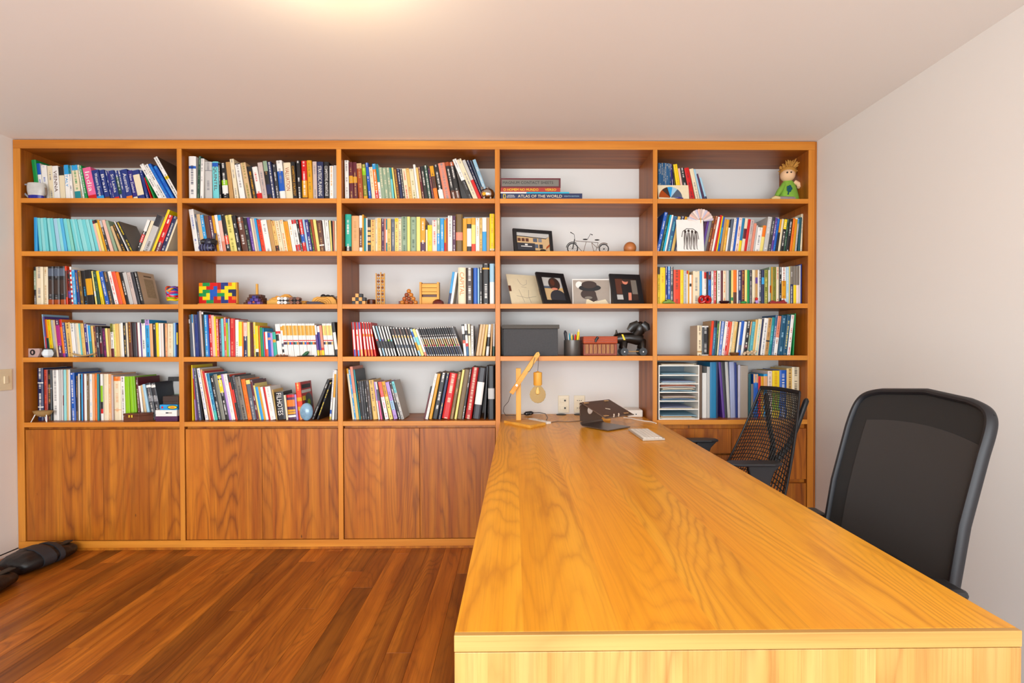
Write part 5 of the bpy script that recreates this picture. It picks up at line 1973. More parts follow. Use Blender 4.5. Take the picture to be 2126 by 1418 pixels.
# ---- second shelf
ct = thing('cat_figurine', 'dark blue-grey patterned cat figurine with raised tail on the second shelf', 'figurine', (-1.866, 3.15, S2))
catm = plain('cat_glaze', '24263C', 0.3, noise=0.6, nscale=70)
B().ball((-1.872, 3.152, S2 + 0.026), (0.050, 0.024, 0.027)).build('body', catm, ct, smooth=True)
hd = B().ball((-1.856, 3.146, S2 + 0.060), (0.030, 0.020, 0.024)).build('head', catm, ct, smooth=True)
for dx in (-0.012, 0.010):
    B().ball((-1.856 + dx, 3.1275, S2 + 0.064), (0.004, 0.003, 0.004), 8, 6).build('eye', M_BLACK, hd, smooth=True)
for dx, s_ in ((-0.034, -1), (0.036, 1)):
    B().tube([(-1.856 + dx * 0.5, 3.148, S2 + 0.062), (-1.856 + dx, 3.147, S2 + 0.062), (-1.856 + dx * 1.25, 3.147, S2 + 0.072)], [0.017, 0.021, 0.009], 10).build('ear', M_BLACK, hd, smooth=True)
for q_ in range(5):
    x_ = -1.908 + 0.018 * q_
    r_ = 0.050 * sqrt(max(0.05, 1 - ((x_ + 1.872) / 0.052) ** 2)) / 0.050
    B().tube([(x_, 3.152 - 0.0245 * r_ * cos(a_), S2 + 0.026 + 0.0275 * r_ * sin(a_)) for a_ in [-0.9 + 2.2 * i_ / 10 for i_ in range(11)]], 0.0022, 6).build('stripe', plain('cat_stripe', '6A6C92', 0.3), ct, smooth=True)
B().tube([(-1.836, 3.158, S2 + 0.03), (-1.829, 3.157, S2 + 0.075), (-1.826, 3.155, S2 + 0.10), (-1.818, 3.154, S2 + 0.115)], [0.008, 0.007, 0.007, 0.005], 10).build('tail', catm, ct, smooth=True)


def photo_frame(name, label, x, y, zb, w, h, lean, yaw, fw_, fm, mat_w, art, depth=0.016, border=None, group=None, roll=0.0):
    """leaning frame: four rails, a backing picture and the shapes of what the picture shows"""
    t = thing(name, label, 'picture', (x, y, zb), (radians(-lean), radians(roll), radians(yaw)), group)
    if fw_:
        for a in ((-w / 2, 0, 0, -w / 2 + fw_, depth, h), (w / 2 - fw_, 0, 0, w / 2, depth, h), (-w / 2 + fw_, 0, 0, w / 2 - fw_, depth, fw_), (-w / 2 + fw_, 0, h - fw_, w / 2 - fw_, depth, h)):
            B().box(*a).build('frame_rail', fm, t, local=True, bevel=0.0015)
    pw, ph = w - 2 * fw_, h - 2 * fw_
    B().box(-pw / 2, depth * 0.45, fw_, pw / 2, depth * 0.8, fw_ + ph).build('picture_print', mat_w, t, local=True)
    k = 0
    for kind, c, pts in art:
        m = cmat(c, 0.6) if isinstance(c, str) else c
        q = [(-pw / 2 + u * pw, fw_ + v * ph) for u, v in pts]
        y1 = depth * 0.45 - 0.0003 * (k + 1)
        if kind == 'poly':
            o = B().prism(q, 'XZ', y1, depth * 0.45 + 0.0002).build('printed_shape', m, t, local=True)
        elif kind == 'ell':
            (u0, v0), (ru, rv) = pts
            o = B().prism([(-pw / 2 + (u0 + ru * cos(2 * pi * i / 28)) * pw, fw_ + (v0 + rv * sin(2 * pi * i / 28)) * ph) for i in range(28)], 'XZ', y1, depth * 0.45 + 0.0002).build('printed_shape', m, t, local=True)
        else:
            o = B().tube([(a, y1, b) for a, b in q], 0.0012, 5, flat=(0.5, 1.0)).build('printed_line', m, t, local=True)
        k += 1
    return t


R_ = lambda u0, v0, u1, v1: [(u0, v0), (u1, v0), (u1, v1), (u0, v1)]
photo_frame('framed_picture', 'black framed picture of a room interior leaning beside the toy bicycle', 0.130, 3.205, S2, 0.262, 0.160, 12, 18, 0.022, M_BLACK, cmat('beige'), [
    ('poly', 'charcoal', R_(0, 0, 0.55, 0.42)), ('poly', 'lgrey', [(0, 0.8), (0.93, 0.74), (1, 0.86), (1, 1), (0, 1)]), ('poly', 'black', [(0, 0.78), (0.9, 0.70), (0.98, 0.84), (0.9, 0.74), (0, 0.82)]),
    ('poly', 'brown', R_(0.03, 0.5, 0.12, 0.68)), ('poly', 'brown', R_(0.15, 0.5, 0.24, 0.68)), ('poly', 'brown', R_(0.27, 0.5, 0.36, 0.68)), ('poly', 'white', R_(0.12, 0.2, 0.45, 0.24)), ('poly', 'white', R_(0.24, 0.28, 0.32, 0.36)),
    ('poly', 'slate', R_(0.5, 0.5, 0.62, 0.7)), ('poly', 'grey', R_(0.66, 0.5, 0.76, 0.7)), ('poly', 'slate', R_(0.54, 0.16, 0.64, 0.36)), ('poly', 'charcoal', R_(0.68, 0.14, 0.78, 0.36)), ('poly', 'rust', [(0.88, 0.1), (1, 0.3), (1, 0.42), (0.9, 0.24)]), ('ell', 'black', [(0.78, 0.04), (0.09, 0.06)])])

# tandem bicycle of wire
X2 = lambda zx: -0.108 + 0.0004804 * zx
Z2 = lambda zy: 2.4914 - 0.000481 * (zy + 750)
Zb = lambda zy: S2 + (635 - zy) * 0.00048
bk = thing('toy_bicycle', 'small black wire model of a tandem bicycle on the second shelf', 'ornament', (X2(1195), 3.22, S2))
wire = plain('bronze_wire', '6A5644', 0.4, 0.4)
for cx, r in ((995, 66), (1405, 60)):
    pts = [(X2(cx + r * cos(2 * pi * k / 28)), 3.22, S2 + 0.0025 + r * 0.00048 + r * 0.00048 * sin(2 * pi * k / 28)) for k in range(28)]
    w = B().tube(pts, 0.0035, 8, closed=True).build('wheel', M_BLACK, bk, smooth=True)
    zc = S2 + 0.0025 + r * 0.00048
    B().cyl((X2(cx), 3.214, zc), (X2(cx), 3.226, zc), 0.004, n=10).build('hub', M_BLACK, w, smooth=True)
    for k in range(8):
        a = pi * k / 4
        B().cyl((X2(cx), 3.22, zc), (X2(cx) + 0.028 * cos(a), 3.22, zc + 0.028 * sin(a)), 0.0006, n=5).build('spoke', wire, w)
    fpts = [(X2(cx + (r + 17) * cos(a)), 3.22, zc + (r + 17) * 0.00048 * sin(a)) for a in [0.9 + 2.1 * k / 12 for k in range(13)]]
    B().tube(fpts, 0.0026, 6).build('mudguard', M_BLACK if cx < 1200 else wire, bk, smooth=True)
H = 28
for a, b in (((1025, 465), (1330, 488)), ((1025, 500), (1135, 620)), ((1172, 478), (1135, 615)), ((1245, 488), (1320, 560)), ((1330, 488), (1300, 600)), ((1130, 618), (1400, 612)), ((1275, 618), (1245, 488))):
    B().cyl((X2(a[0]), 3.22, Zb(a[1]) - 0.0), (X2(b[0]), 3.22, Zb(b[1])), 0.0016, n=6).build('frame_tube', wire, bk, smooth=True)
B().tube([(X2(1022), 3.22, Zb(440)), (X2(1010), 3.22, Zb(505)), (X2(995), 3.22, Zb(570))], 0.003, 8).build('fork', M_BLACK, bk, smooth=True)
for p in (((1022, 445), (1018, 385), (1000, 370), (965, 352)), ((1190, 445), (1215, 400), (1228, 375), (1258, 388))):
    B().tube([(X2(a), 3.22, Zb(b)) for a, b in p], [0.0014, 0.0014, 0.0022, 0.003], 6).build('handlebar', M_BLACK, bk, smooth=True)
for a, b in ((1160, 445), (1315, 453)):
    B().ball((X2(a), 3.22, Zb(b)), (0.016, 0.007, 0.004), 12, 6).build('saddle', M_BLACK, bk, smooth=True)
for a in (1135, 1275):
    B().cyl((X2(a), 3.212, Zb(612)), (X2(a), 3.228, Zb(612)), 0.008, n=14).build('crank', M_BLACK, bk, smooth=True)
tag(B().ball((X2(1755), 3.24, S2 + 0.0395), 0.0395, 24, 14).build('wooden_ball', plain('ball_wood', 'B8703C', 0.4, noise=0.2, nscale=12), smooth=True), 'smooth brown wooden ball on the second shelf', 'ball')

# sketch card and folding fan in the rightmost bay
X5 = lambda zx: 0.879 + 0.0004795 * zx
sk = thing('sketch_card', 'white card with a black ink sketch of four standing figures', 'card', (X5(425), 3.128, S2), (radians(-6), 0, radians(0)))
B().box(-0.083, 0, 0, 0.083, 0.003, 0.199).build('card', cmat('white'), sk, local=True)
rs = random.Random(2)
inkb = cmat('umber', 0.7)
for i, cx in enumerate((-0.030, -0.009, 0.013, 0.034)):
    fg = B().ball((cx, -0.0008, 0.128 - 0.004 * abs(i - 1)), (0.0075, 0.001, 0.009), 10, 6).build('figure_head', inkb, sk, local=True, smooth=True)
    for dx, ex in ((-0.006, -0.010), (0.006, 0.006)):
        B().tube([(cx + dx * 0.6, -0.0006, 0.118), (cx + dx, -0.0006, 0.08), (cx + ex * 0.7, -0.0006, 0.045), (cx + ex, -0.0006, 0.014), (cx + ex + 0.006, -0.0006, 0.012)], [0.003, 0.0042, 0.0026, 0.0018, 0.0014], 6, flat=(0.12, 1.0)).build('figure_stroke', inkb, fg, local=True, smooth=True)
B().tube([(-0.052, -0.0006, 0.09), (-0.045, -0.0006, 0.125), (-0.02, -0.0006, 0.142), (0.02, -0.0006, 0.14), (0.045, -0.0006, 0.12), (0.052, -0.0006, 0.075)], 0.0022, 6, flat=(0.3, 1)).build('ink_line', inkb, sk, local=True)
fn = thing('folding_fan', 'open pink and white pleated folding fan above the sketch card', 'fan', (X5(568), 3.150, S2 + 0.185))
nf = 14
for k in range(nf):
    a0, a1 = radians(178 - 172 * k / nf), radians(178 - 172 * (k + 1) / nf)
    am = (a0 + a1) / 2
    pr = [(0.02, a0, 0), (0.078, a0, 0), (0.080, am, -0.004), (0.078, a1, 0), (0.02, a1, 0), (0.02, am, -0.002)]
    vs = [(X5(568) + r * cos(a), 3.150 + dy, S2 + 0.185 + r * sin(a)) for r, a, dy in pr]
    vs += [(x, y + 0.0012, z_) for x, y, z_ in vs]
    B().add(vs, [(0, 5, 2, 1), (5, 4, 3, 2), (6, 7, 8, 11), (11, 8, 9, 10), (0, 1, 7, 6), (1, 2, 8, 7), (2, 3, 9, 8), (3, 4, 10, 9), (4, 5, 11, 10), (5, 0, 6, 11)]).build('fan_leaf', cmat(('pinkwhite', 'lilac2', 'ltpink', 'pinkgrey')[k % 4], 0.7), fn)
B().tube([(X5(568), 3.149, S2 + 0.02), (X5(568), 3.149, S2 + 0.21)], 0.003, 6).build('guard_stick', M_PINE, fn, smooth=True)

# ---- third shelf
bl = thing('ribbon_ball', 'ball of twisted multicoloured ribbons on the third shelf', 'toy', (-2.100, 3.19, S3))
rr = random.Random(9)
cols = ['lime', 'yellow', 'orange', 'pink', 'red', 'blue', 'magenta', 'sky', 'gold', 'green', 'purple', 'coral']
for k in range(12):
    tilt, sp = rr.uniform(-0.9, 0.9), rr.uniform(0, pi)
    rad = 0.031 + 0.007 * rr.random()
    M = Matrix.Rotation(sp, 3, 'Z') @ Matrix.Rotation(tilt, 3, 'X')
    c = Vector((-2.100, 3.19, S3 + 0.044 + 0.055 * k / 12))
    pts = [c + M @ Vector((rad * cos(2 * pi * i / 20), rad * sin(2 * pi * i / 20), 0.006 * sin(6 * pi * i / 20))) for i in range(20)]
    B().tube(pts, 0.0075, 8, closed=True).build('ribbon_loop', cmat(cols[k], 0.4), bl, smooth=True)

X2b = lambda zx: -2.073 + 0.0004745 * zx
GRID = ['OGGRRrBBOY', 'YYRRTrBYYY', 'YGGTTOyyNN', 'GgYTTGGyyN', 'RYYTrOByRO', 'RRGGrrBBRR']
CC = dict(O='orange', G='green', g='green', R='red', r='crimson', B='navyblue', N='navy', T='blue', Y='yellow', y='yellow')
pz = thing('block_puzzle', 'upright puzzle board of red, yellow, green and blue blocks', 'toy', (X2b(510), 3.20, S3), (0, 0, radians(-6)))
cw, chh = 0.0241, 0.0213
px0, pz0 = -0.1205, 0.0105
seen = set()
for r in range(6):
    for c in range(10):
        if (r, c) in seen:
            continue
        comp, st = [], [(r, c)]
        seen.add((r, c))
        while st:
            a = st.pop()
            comp.append(a)
            for dr, dc in ((0, 1), (1, 0), (0, -1), (-1, 0)):
                b = (a[0] + dr, a[1] + dc)
                if 0 <= b[0] < 6 and 0 <= b[1] < 10 and b not in seen and GRID[b[0]][b[1]] == GRID[r][c] and len(comp) + len(st) < 5:
                    seen.add(b)
                    st.append(b)
        bb_ = bmesh.new()
        vmap = {}

        def vv(i, j, y):
            k_ = (i, j, y)
            if k_ not in vmap:
                vmap[k_] = bb_.verts.new((px0 + j * cw, -0.012 if y == 0 else 0.012, pz0 + (6 - i) * chh))
            return vmap[k_]
        cs = set(comp)
        for (i, j) in comp:
            bb_.faces.new((vv(i + 1, j, 0), vv(i + 1, j + 1, 0), vv(i, j + 1, 0), vv(i, j, 0)))
            bb_.faces.new((vv(i, j, 1), vv(i, j + 1, 1), vv(i + 1, j + 1, 1), vv(i + 1, j, 1)))
            for (di, dj, p, q) in ((-1, 0, (i, j), (i, j + 1)), (1, 0, (i + 1, j + 1), (i + 1, j)), (0, -1, (i + 1, j), (i, j)), (0, 1, (i, j + 1), (i + 1, j + 1))):
                if (i + di, j + dj) not in cs:
                    bb_.faces.new((vv(*p, 0), vv(*q, 0), vv(*q, 1), vv(*p, 1)))
        bmesh.ops.recalc_face_normals(bb_, faces=bb_.faces)
        me = bpy.data.meshes.new('puzzle_piece')
        bb_.to_mesh(me)
        bb_.free()
        me.materials.append(cmat(CC[GRID[r][c]], 0.35))
        o = bpy.data.objects.new('puzzle_piece', me)
        COL.objects.link(o)
        o.parent = pz
        md = o.modifiers.new('bevel', 'BEVEL')
        md.width, md.segments, md.limit_method = 0.0009, 2, 'ANGLE'
B().box(-0.125, -0.018, 0, 0.125, 0.018, 0.0102).build('stand', M_PINEX, pz, local=True, bevel=0.001)
B().box(0.1208, -0.006, 0.0103, 0.1258, 0.012, 0.14).build('end_post', M_PINE, pz, local=True, bevel=0.001)
B().box(-0.1205, 0.0125, 0.0103, 0.1207, 0.015, 0.139).build('back_board', M_PINEX, pz, local=True)

st = thing('stacking_tower', 'dark wooden stepped pyramid with a pale peg on top, third shelf', 'toy', (X2b(975), 3.235, S3))
for k, (w, h) in enumerate(((0.132, 0.018), (0.112, 0.016), (0.096, 0.016), (0.08, 0.018))):
    z0 = S3 + sum((0.018, 0.016, 0.016, 0.018)[:k])
    B().prism([(X2b(975) + w / 2 * sx, 3.235 + w / 2 * sy * 0.7) for sx, sy in ((-1, -0.8), (-0.9, -1), (0.9, -1), (1, -0.8), (1, 0.8), (0.9, 1), (-0.9, 1), (-1, 0.8))], 'XY', z0, z0 + h - 0.0012).build('tier', M_DARKW, st, bevel=0.002)
B().cyl((X2b(975), 3.235, S3 + 0.067), (X2b(975), 3.235, S3 + 0.135), 0.0075).build('peg', M_PINE, st, smooth=True)
pb = thing('burr_puzzle', 'purple interlocking wooden burr puzzle in front of the pyramid', 'toy', (X2b(1025), 3.165, S3))
for q, (dx, dz) in enumerate(((-0.026, 0.010), (0.0, 0.010), (0.026, 0.010), (-0.013, 0.029), (0.013, 0.029), (0, 0.046))):
    B().box(X2b(1025) + dx - 0.0115, 3.145, S3 + dz - 0.0098, X2b(1025) + dx + 0.0115, 3.185, S3 + dz + 0.0088).build('burr_bar', cmat('indigo' if q % 2 else 'purple', 0.4), pb, bevel=0.003)
B().cyl((X2b(1025), 3.1445, S3 + 0.014), (X2b(1025), 3.142, S3 + 0.014), 0.007).build('bar_end', cmat('rust', 0.4), pb, smooth=True)

hl = thing('carved_hill', 'pale carved wooden hill puzzle behind the two knot puzzles', 'toy', (X2b(1290), 3.26, S3))
prof = [(1120, 0), (1120, 110), (1165, 120), (1190, 140), (1235, 125), (1262, 145), (1300, 160), (1345, 158), (1375, 135), (1410, 112), (1450, 100), (1470, 70), (1600, 68), (1600, 0)]
for k, (s_, y0) in enumerate(((0.55, 3.215), (0.8, 3.245), (1.0, 3.275))):
    B().prism([(X2b(a) * 1.0, S3 + b * s_ * 0.00047) for a, b in prof], 'XZ', y0, y0 + 0.0285).build('wood_layer', M_PINEX, hl, bevel=0.002)


def knot(label, x, mat_a, mat_b):
    t = thing('knot_puzzle', label, 'toy', (x, 3.165, S3), group='knot puzzles on the third shelf')
    for k, (dx, dz, ax) in enumerate(((-0.02, 0.012, 'Y'), (0.0, 0.012, 'Y'), (0.02, 0.012, 'Y'), (-0.02, 0.036, 'Y'), (0.0, 0.036, 'Y'), (0.02, 0.036, 'Y'))):
        B().cyl((x + dx, 3.145, S3 + dz), (x + dx, 3.185, S3 + dz), 0.0098, n=14).build('rod', mat_a if k % 3 != 1 else mat_b, t, smooth=True)
    B().box(x - 0.031, 3.15, S3 + 0.0222, x + 0.031, 3.18, S3 + 0.0262).build('cross_bar', M_BLACK, t, bevel=0.001)


knot('white and black rod knot puzzle, left of the two knots', X2b(1385), cmat('white', 0.4), cmat('lgrey', 0.4))
knot('brown and black rod knot puzzle, right of the two knots', X2b(1545), plain('knot_brown', '7A4630', 0.4), plain('knot_tan', '3A2018', 0.4))
cb = thing('contour_box', 'pale wooden block with concentric grain and black knobs on top', 'toy', (X2b(1870), 3.25, S3))
B().prism([(X2b(1700), S3), (X2b(1700), S3 + 0.02), (X2b(1730), S3 + 0.045), (X2b(1775), S3 + 0.053), (X2b(1980), S3 + 0.053), (X2b(2025), S3 + 0.03), (X2b(2040), S3)], 'XZ', 3.215, 3.285).build('block', M_PINEX, cb, bevel=0.003)
for k in range(4):
    r = 0.012 + 0.011 * k
    B().tube([(X2b(1850) + r * 1.2 * cos(a), 3.2145, S3 + 0.006 + r * 0.95 * sin(a)) for a in [pi * i / 16 for i in range(17)]], 0.0015, 6).build('grain_ring', plain('ring_brown', 'A86A26', 0.5), cb, smooth=True)
for dx, r in ((1835, 0.016), (1895, 0.013), (1950, 0.010)):
    B().ball((X2b(dx), 3.25, S3 + 0.056), (0.018, 0.014, r), 14, 8).build('knob', M_BLACK, cb, smooth=True)
B().box(X2b(1985), 3.225, S3 + 0.0535, X2b(2030), 3.275, S3 + 0.056).build('cap', cmat('greige'), cb)
wd_ = tag(B().prism([(X2b(1698), S3), (X2b(1698), S3 + 0.018), (X2b(1850), S3 + 0.018), (X2b(1935), S3)], 'XZ', 3.15, 3.205).build('wedge', plain('plum_wood', '2E1C2C', 0.45), bevel=0.001), 'dark plum wooden wedge lying before the contour block', 'block')

X3 = lambda zx: -1.095 + 0.000478 * zx
cc_ = thing('cube_cluster', 'orange and black checkered cube puzzle on the third shelf', 'toy', (X3(290), 3.19, S3))
for i, j in ((0, 0), (1, 0), (2, 0), (3, 0), (0, 1), (1, 1), (2, 1), (3, 1), (1, 2), (2, 2)):
    x0 = X3(205) + i * 0.0205
    B().box(x0, 3.17, S3 + j * 0.0228 + 0.0003, x0 + 0.0198, 3.205, S3 + (j + 1) * 0.0228 - 0.0003).build('cube', (plain('cube_orange', 'DC9A4A', 0.45) if (i + j) % 2 else M_BLACK), cc_, bevel=0.001)
tag(B().lathe([(0.026, 0), (0.027, 0.004), (0.027, 0.034), (0.022, 0.038)], (X3(410), 3.25, S3), 24).build('round_box', M_DARKW, smooth=True), 'dark round wooden box behind the checkered cubes', 'box')
tw = thing('bead_tower', 'tall pale tower strung with brown wooden beads, third shelf', 'toy', (X3(548), 3.21, S3))
for dx in (-0.024, 0.005, 0.026):
    B().box(X3(548) + dx - 0.003, 3.20, S3, X3(548) + dx + 0.003, 3.212, S3 + 0.198 + (0.006 if dx == 0.005 else 0)).build('upright', M_PINE, tw, bevel=0.001)
for dx in (-0.010, 0.016):
    for k in range(10):
        B().ball((X3(548) + dx, 3.206, S3 + 0.012 + 0.0193 * k), (0.0088, 0.0088, 0.0082), 12, 8).build('bead', plain('bead_a', '8A5026', 0.35) if k % 2 else plain('bead_b', 'C8924A', 0.35), tw, smooth=True)
bp_ = thing('ball_pyramid', 'pyramid of ten orange-brown wooden balls', 'toy', (X3(930), 3.20, S3))
for r in range(4):
    for k in range(4 - r):
        x = X3(840) + 0.0275 * (k + r * 0.5)
        B().ball((x, 3.195, S3 + 0.0142 + r * 0.0236), 0.0138, 16, 10).build('wooden_ball', plain(('ball_amber', 'ball_rust', 'ball_brown')[(r + k) % 3], ('C87A2A', 'B05A26', '8E4422')[(r + k) % 3], 0.3), bp_, smooth=True)
tag(B().box(X3(778), 3.225, S3, X3(900), 3.265, S3 + 0.026).build('wooden_bar', M_REDW, bevel=0.002), 'dark red wooden bar lying behind the ball pyramid', 'block')
fr = thing('slat_frame', 'pale wooden upright frame toy with slatted panels', 'toy', (X3(1200), 3.20, S3))
for dx in (-0.054, 0.054):
    B().box(X3(1195) + dx - 0.0065, 3.18, S3, X3(1195) + dx + 0.0065, 3.225, S3 + 0.140).build('upright', M_PINE, fr, bevel=0.001)
for z0, z1 in ((0.0005, 0.048), (0.064, 0.079), (0.081, 0.105), (0.107, 0.131)):
    B().box(X3(1195) - 0.047, 3.188, S3 + z0, X3(1195) + 0.047, 3.2, S3 + z1).build('slat', M_PINEX, fr, bevel=0.001)
B().box(X3(1195) - 0.047, 3.205, S3 + 0.0005, X3(1195) + 0.047, 3.217, S3 + 0.136).build('back_board', M_DARKW, fr)
tag(B().lathe([(0.034, 0), (0.035, 0.006), (0.032, 0.018), (0.02, 0.027), (0.006, 0.031)], (X3(1318), 3.155, S3), 8).build('faceted_dome', plain('dome_red', '5A1612', 0.35)), 'dark red faceted dome beside the slatted toy', 'ornament')

# photographs in the lamp bay
PH = 'photographs on the third shelf'
photo_frame('drawing_board', 'pale pencil drawing clipped in a frameless glass holder, leftmost picture', X4(400) + 0.012, 3.235, S3, 0.232, 0.222, 24, 26, 0.0, M_BLACK, cmat('cream'), [
    ('line', 'greige', [(0.32, 0.85), (0.38, 0.7), (0.46, 0.64), (0.58, 0.7), (0.6, 0.84)]), ('line', 'greige', [(0.4, 0.6), (0.55, 0.58)]), ('line', 'greige', [(0.3, 0.5), (0.35, 0.3), (0.4, 0.1)]), ('line', 'greige', [(0.6, 0.5), (0.56, 0.3), (0.6, 0.08)]),
    ('line', 'greige', [(0.2, 0.3), (0.5, 0.24), (0.8, 0.3)]), ('poly', 'brown', R_(0.0, 0.44, 0.07, 0.62)), ('poly', 'brown', R_(0.93, 0.36, 1.0, 0.56))], depth=0.008, group=PH)
photo_frame('framed_picture', 'black framed photo of a dark-haired person seen from behind', X4(790) + 0.010, 3.190, S3, 0.208, 0.232, 25, 28, 0.033, M_BLACK, cmat('sand'), [
    ('poly', 'lgrey', R_(0, 0.55, 1, 1)), ('poly', 'slate', R_(0, 0.52, 0.4, 0.62)), ('poly', 'beige', R_(0, 0, 1, 0.5)), ('ell', 'umber', [(0.6, 0.72), (0.3, 0.28)]), ('ell', 'brown', [(0.52, 0.78), (0.12, 0.14)]), ('ell', 'charcoal', [(0.66, 0.12), (0.42, 0.34)]), ('ell', 'salmon', [(0.56, 0.5), (0.16, 0.05)])], group=PH)
photo_frame('photo_print', 'unframed sepia photo of a person in a wide dark hat', X4(1255) + 0.006, 3.23, S3, 0.243, 0.170, 9, 0, 0.0, M_BLACK, cmat('greige'), [
    ('poly', 'white', R_(0, 0.96, 1, 1)), ('poly', 'white', R_(0, 0, 0.02, 1)), ('poly', 'white', R_(0.98, 0, 1, 1)), ('ell', 'white', [(0.18, 0.78), (0.09, 0.13)]),
    ('poly', 'cream', [(0.34, 0.0), (0.38, 0.3), (0.62, 0.14), (0.86, 0.22), (0.97, 0.0)]), ('ell', 'umber', [(0.42, 0.42), (0.20, 0.20)]), ('poly', 'umber', [(0.30, 0.32), (0.55, 0.12), (0.66, 0.2), (0.6, 0.5), (0.34, 0.5)]), ('ell', 'black', [(0.46, 0.66), (0.29, 0.13)]), ('ell', 'umber', [(0.44, 0.78), (0.20, 0.14)]), ('ell', 'taupe', [(0.42, 0.28), (0.10, 0.05)])], depth=0.008, group=PH)
photo_frame('framed_picture', 'black framed photo of a person in a dark shirt, rightmost picture', X4(1738) + 0.010, 3.205, S3, 0.212, 0.210, 18, 14, 0.031, M_BLACK, cmat('umber'), [
    ('poly', 'brown', R_(0, 0.3, 0.4, 1)), ('poly', 'taupe', R_(0.75, 0.3, 1, 0.95)), ('poly', 'lgrey', R_(0, 0.04, 0.3, 0.26)), ('poly', 'black', [(0.3, 0.0), (0.28, 0.75), (0.7, 0.78), (0.74, 0.0)]), ('ell', 'salmon', [(0.48, 0.88), (0.13, 0.14)]), ('ell', 'umber', [(0.5, 0.95), (0.15, 0.09)]), ('poly', 'salmon', [(0.56, 0.36), (0.7, 0.36), (0.66, 0.0), (0.52, 0.0)])], group=PH)

# trinkets in front of the books, rightmost bay
lz = thing('green_lizard', 'small green clay lizard before yellow books, third shelf', 'figurine', (X5(155), 3.143, S3))
B().tube([(X5(78), 3.143, S3 + 0.006), (X5(110), 3.143, S3 + 0.012), (X5(155), 3.142, S3 + 0.016), (X5(200), 3.143, S3 + 0.010), (X5(235), 3.144, S3 + 0.004)], [0.004, 0.011, 0.015, 0.009, 0.003], 12).build('body', plain('lizard_green', '6E8E3A', 0.5, noise=0.3, nscale=90), lz, smooth=True)
B().ball((X5(110), 3.13, S3 + 0.02), 0.004, 8, 6).build('eye', M_BLACK, lz, smooth=True)
hk = thing('red_knot', 'red glossy interlaced heart-shaped knot before white books', 'ornament', (X5(620), 3.143, S3))
for dx, rr_ in ((-0.015, 0.0175), (0.015, 0.0175)):
    B().tube([(X5(620) + dx + rr_ * cos(2 * pi * k / 20), 3.143 + 0.005 * sin(4 * pi * k / 20), S3 + 0.0275 + rr_ * sin(2 * pi * k / 20) * (1.0 if sin(2 * pi * k / 20) > 0 else 1.0 - 0.25 * cos(2 * pi * k / 20) * (1 if dx < 0 else -1))) for k in range(20)], 0.0098, 8, closed=True).build('loop', cmat('crimson', 0.3), hk, smooth=True)
tag(B().lathe([(0.012, 0), (0.022, 0.003), (0.032, 0.012), (0.028, 0.018), (0.012, 0.015)], (X5(872), 3.143, S3), 20, 1.05, 0.55).build('small_dish', plain('aubergine_glaze', '2E1018', 0.2), smooth=True), 'dark aubergine little dish before the books', 'dish')
tag(B().lathe([(0.012, 0), (0.019, 0.005), (0.017, 0.013), (0.006, 0.018)], (X5(1120), 3.143, S3), 16, 1.0, 0.7).build('green_stone', plain('stone_green', '1F8A44', 0.3), smooth=True), 'small round green stone before the navy book', 'stone')
bd = thing('bird_figurine', 'tiny pink and red bird figurine before the cream book', 'figurine', (X5(1285), 3.143, S3))
B().ball((X5(1290), 3.143, S3 + 0.0125), (0.011, 0.010, 0.0122), 12, 8).build('body', cmat('lilac', 0.4), bd, smooth=True)
B().ball((X5(1285), 3.141, S3 + 0.030), 0.0095, 12, 8).build('head', cmat('red', 0.4), bd, smooth=True)
B().ball((X5(1262), 3.14, S3 + 0.006), 0.0055, 10, 6).build('wing', cmat('charcoal', 0.4), bd, smooth=True)
bo = B().prism([(X5(1445), S3 + 0.006), (X5(1490), S3 + 0.022), (X5(1530), S3 + 0.013), (X5(1590), S3 + 0.014), (X5(1635), S3 + 0.026), (X5(1650), S3 + 0.013), (X5(1680), S3 + 0.006), (X5(1660), S3), (X5(1465), S3)], 'XZ', 3.13, 3.158).build('clay_boat', plain('boat_red', '8A1820', 0.4), bevel=0.003)
tag(bo, 'dark red clay boat with two raised ends before olive books', 'ornament')

# ---- fourth shelf
X1d = lambda zx: -3.047 + 0.000471 * zx
ck = thing('desk_clock', 'small pinkish square clock with a black oval dial', 'clock', (X1d(255), 3.165, S4))
B().prism([(X1d(182), S4), (X1d(182), S4 + 0.054), (X1d(325), S4 + 0.054), (X1d(330), S4 + 0.03), (X1d(300), S4)], 'XZ', 3.155, 3.175).build('case', plain('clock_pink', 'B89A92', 0.5, noise=0.2), ck, bevel=0.002)
dd = B().prism([(X1d(240) + 0.0155 * cos(2 * pi * k / 24), S4 + 0.030 + 0.0175 * sin(2 * pi * k / 24)) for k in range(24)], 'XZ', 3.1535, 3.1555).build('dial', M_BLACK, ck)
B().prism([(X1d(240) + 0.005 * cos(2 * pi * k / 20), S4 + 0.030 + 0.0095 * sin(2 * pi * k / 20)) for k in range(20)], 'XZ', 3.1525, 3.1537).build('dial_centre', plain('clock_pink', 'B89A92', 0.5, noise=0.2), dd)
vp = thing('faceted_pot', 'small white faceted pot with dark rim before coloured books', 'pot', (X1d(420), 3.165, S4))
B().lathe([(0.020, 0), (0.030, 0.012), (0.033, 0.026), (0.024, 0.044), (0.021, 0.048)], (X1d(420), 3.165, S4), 7).build('body', plain('white_glaze', 'DCE6EA', 0.3), vp)
B().lathe([(0.0215, 0.048), (0.025, 0.050), (0.025, 0.053), (0.019, 0.054)], (X1d(420), 3.165, S4), 16).build('rim', M_BLACK, vp, smooth=True)


def leafdish(u, v):
    a, b_ = 2 * u - 1, 2 * v - 1
    return Vector((X1d(900) + 0.068 * a, 3.148 + 0.019 * b_ * sqrt(max(0, 1 - a * a)), S4 + 0.004 + 0.016 * a * a + 0.006 * b_ * b_))


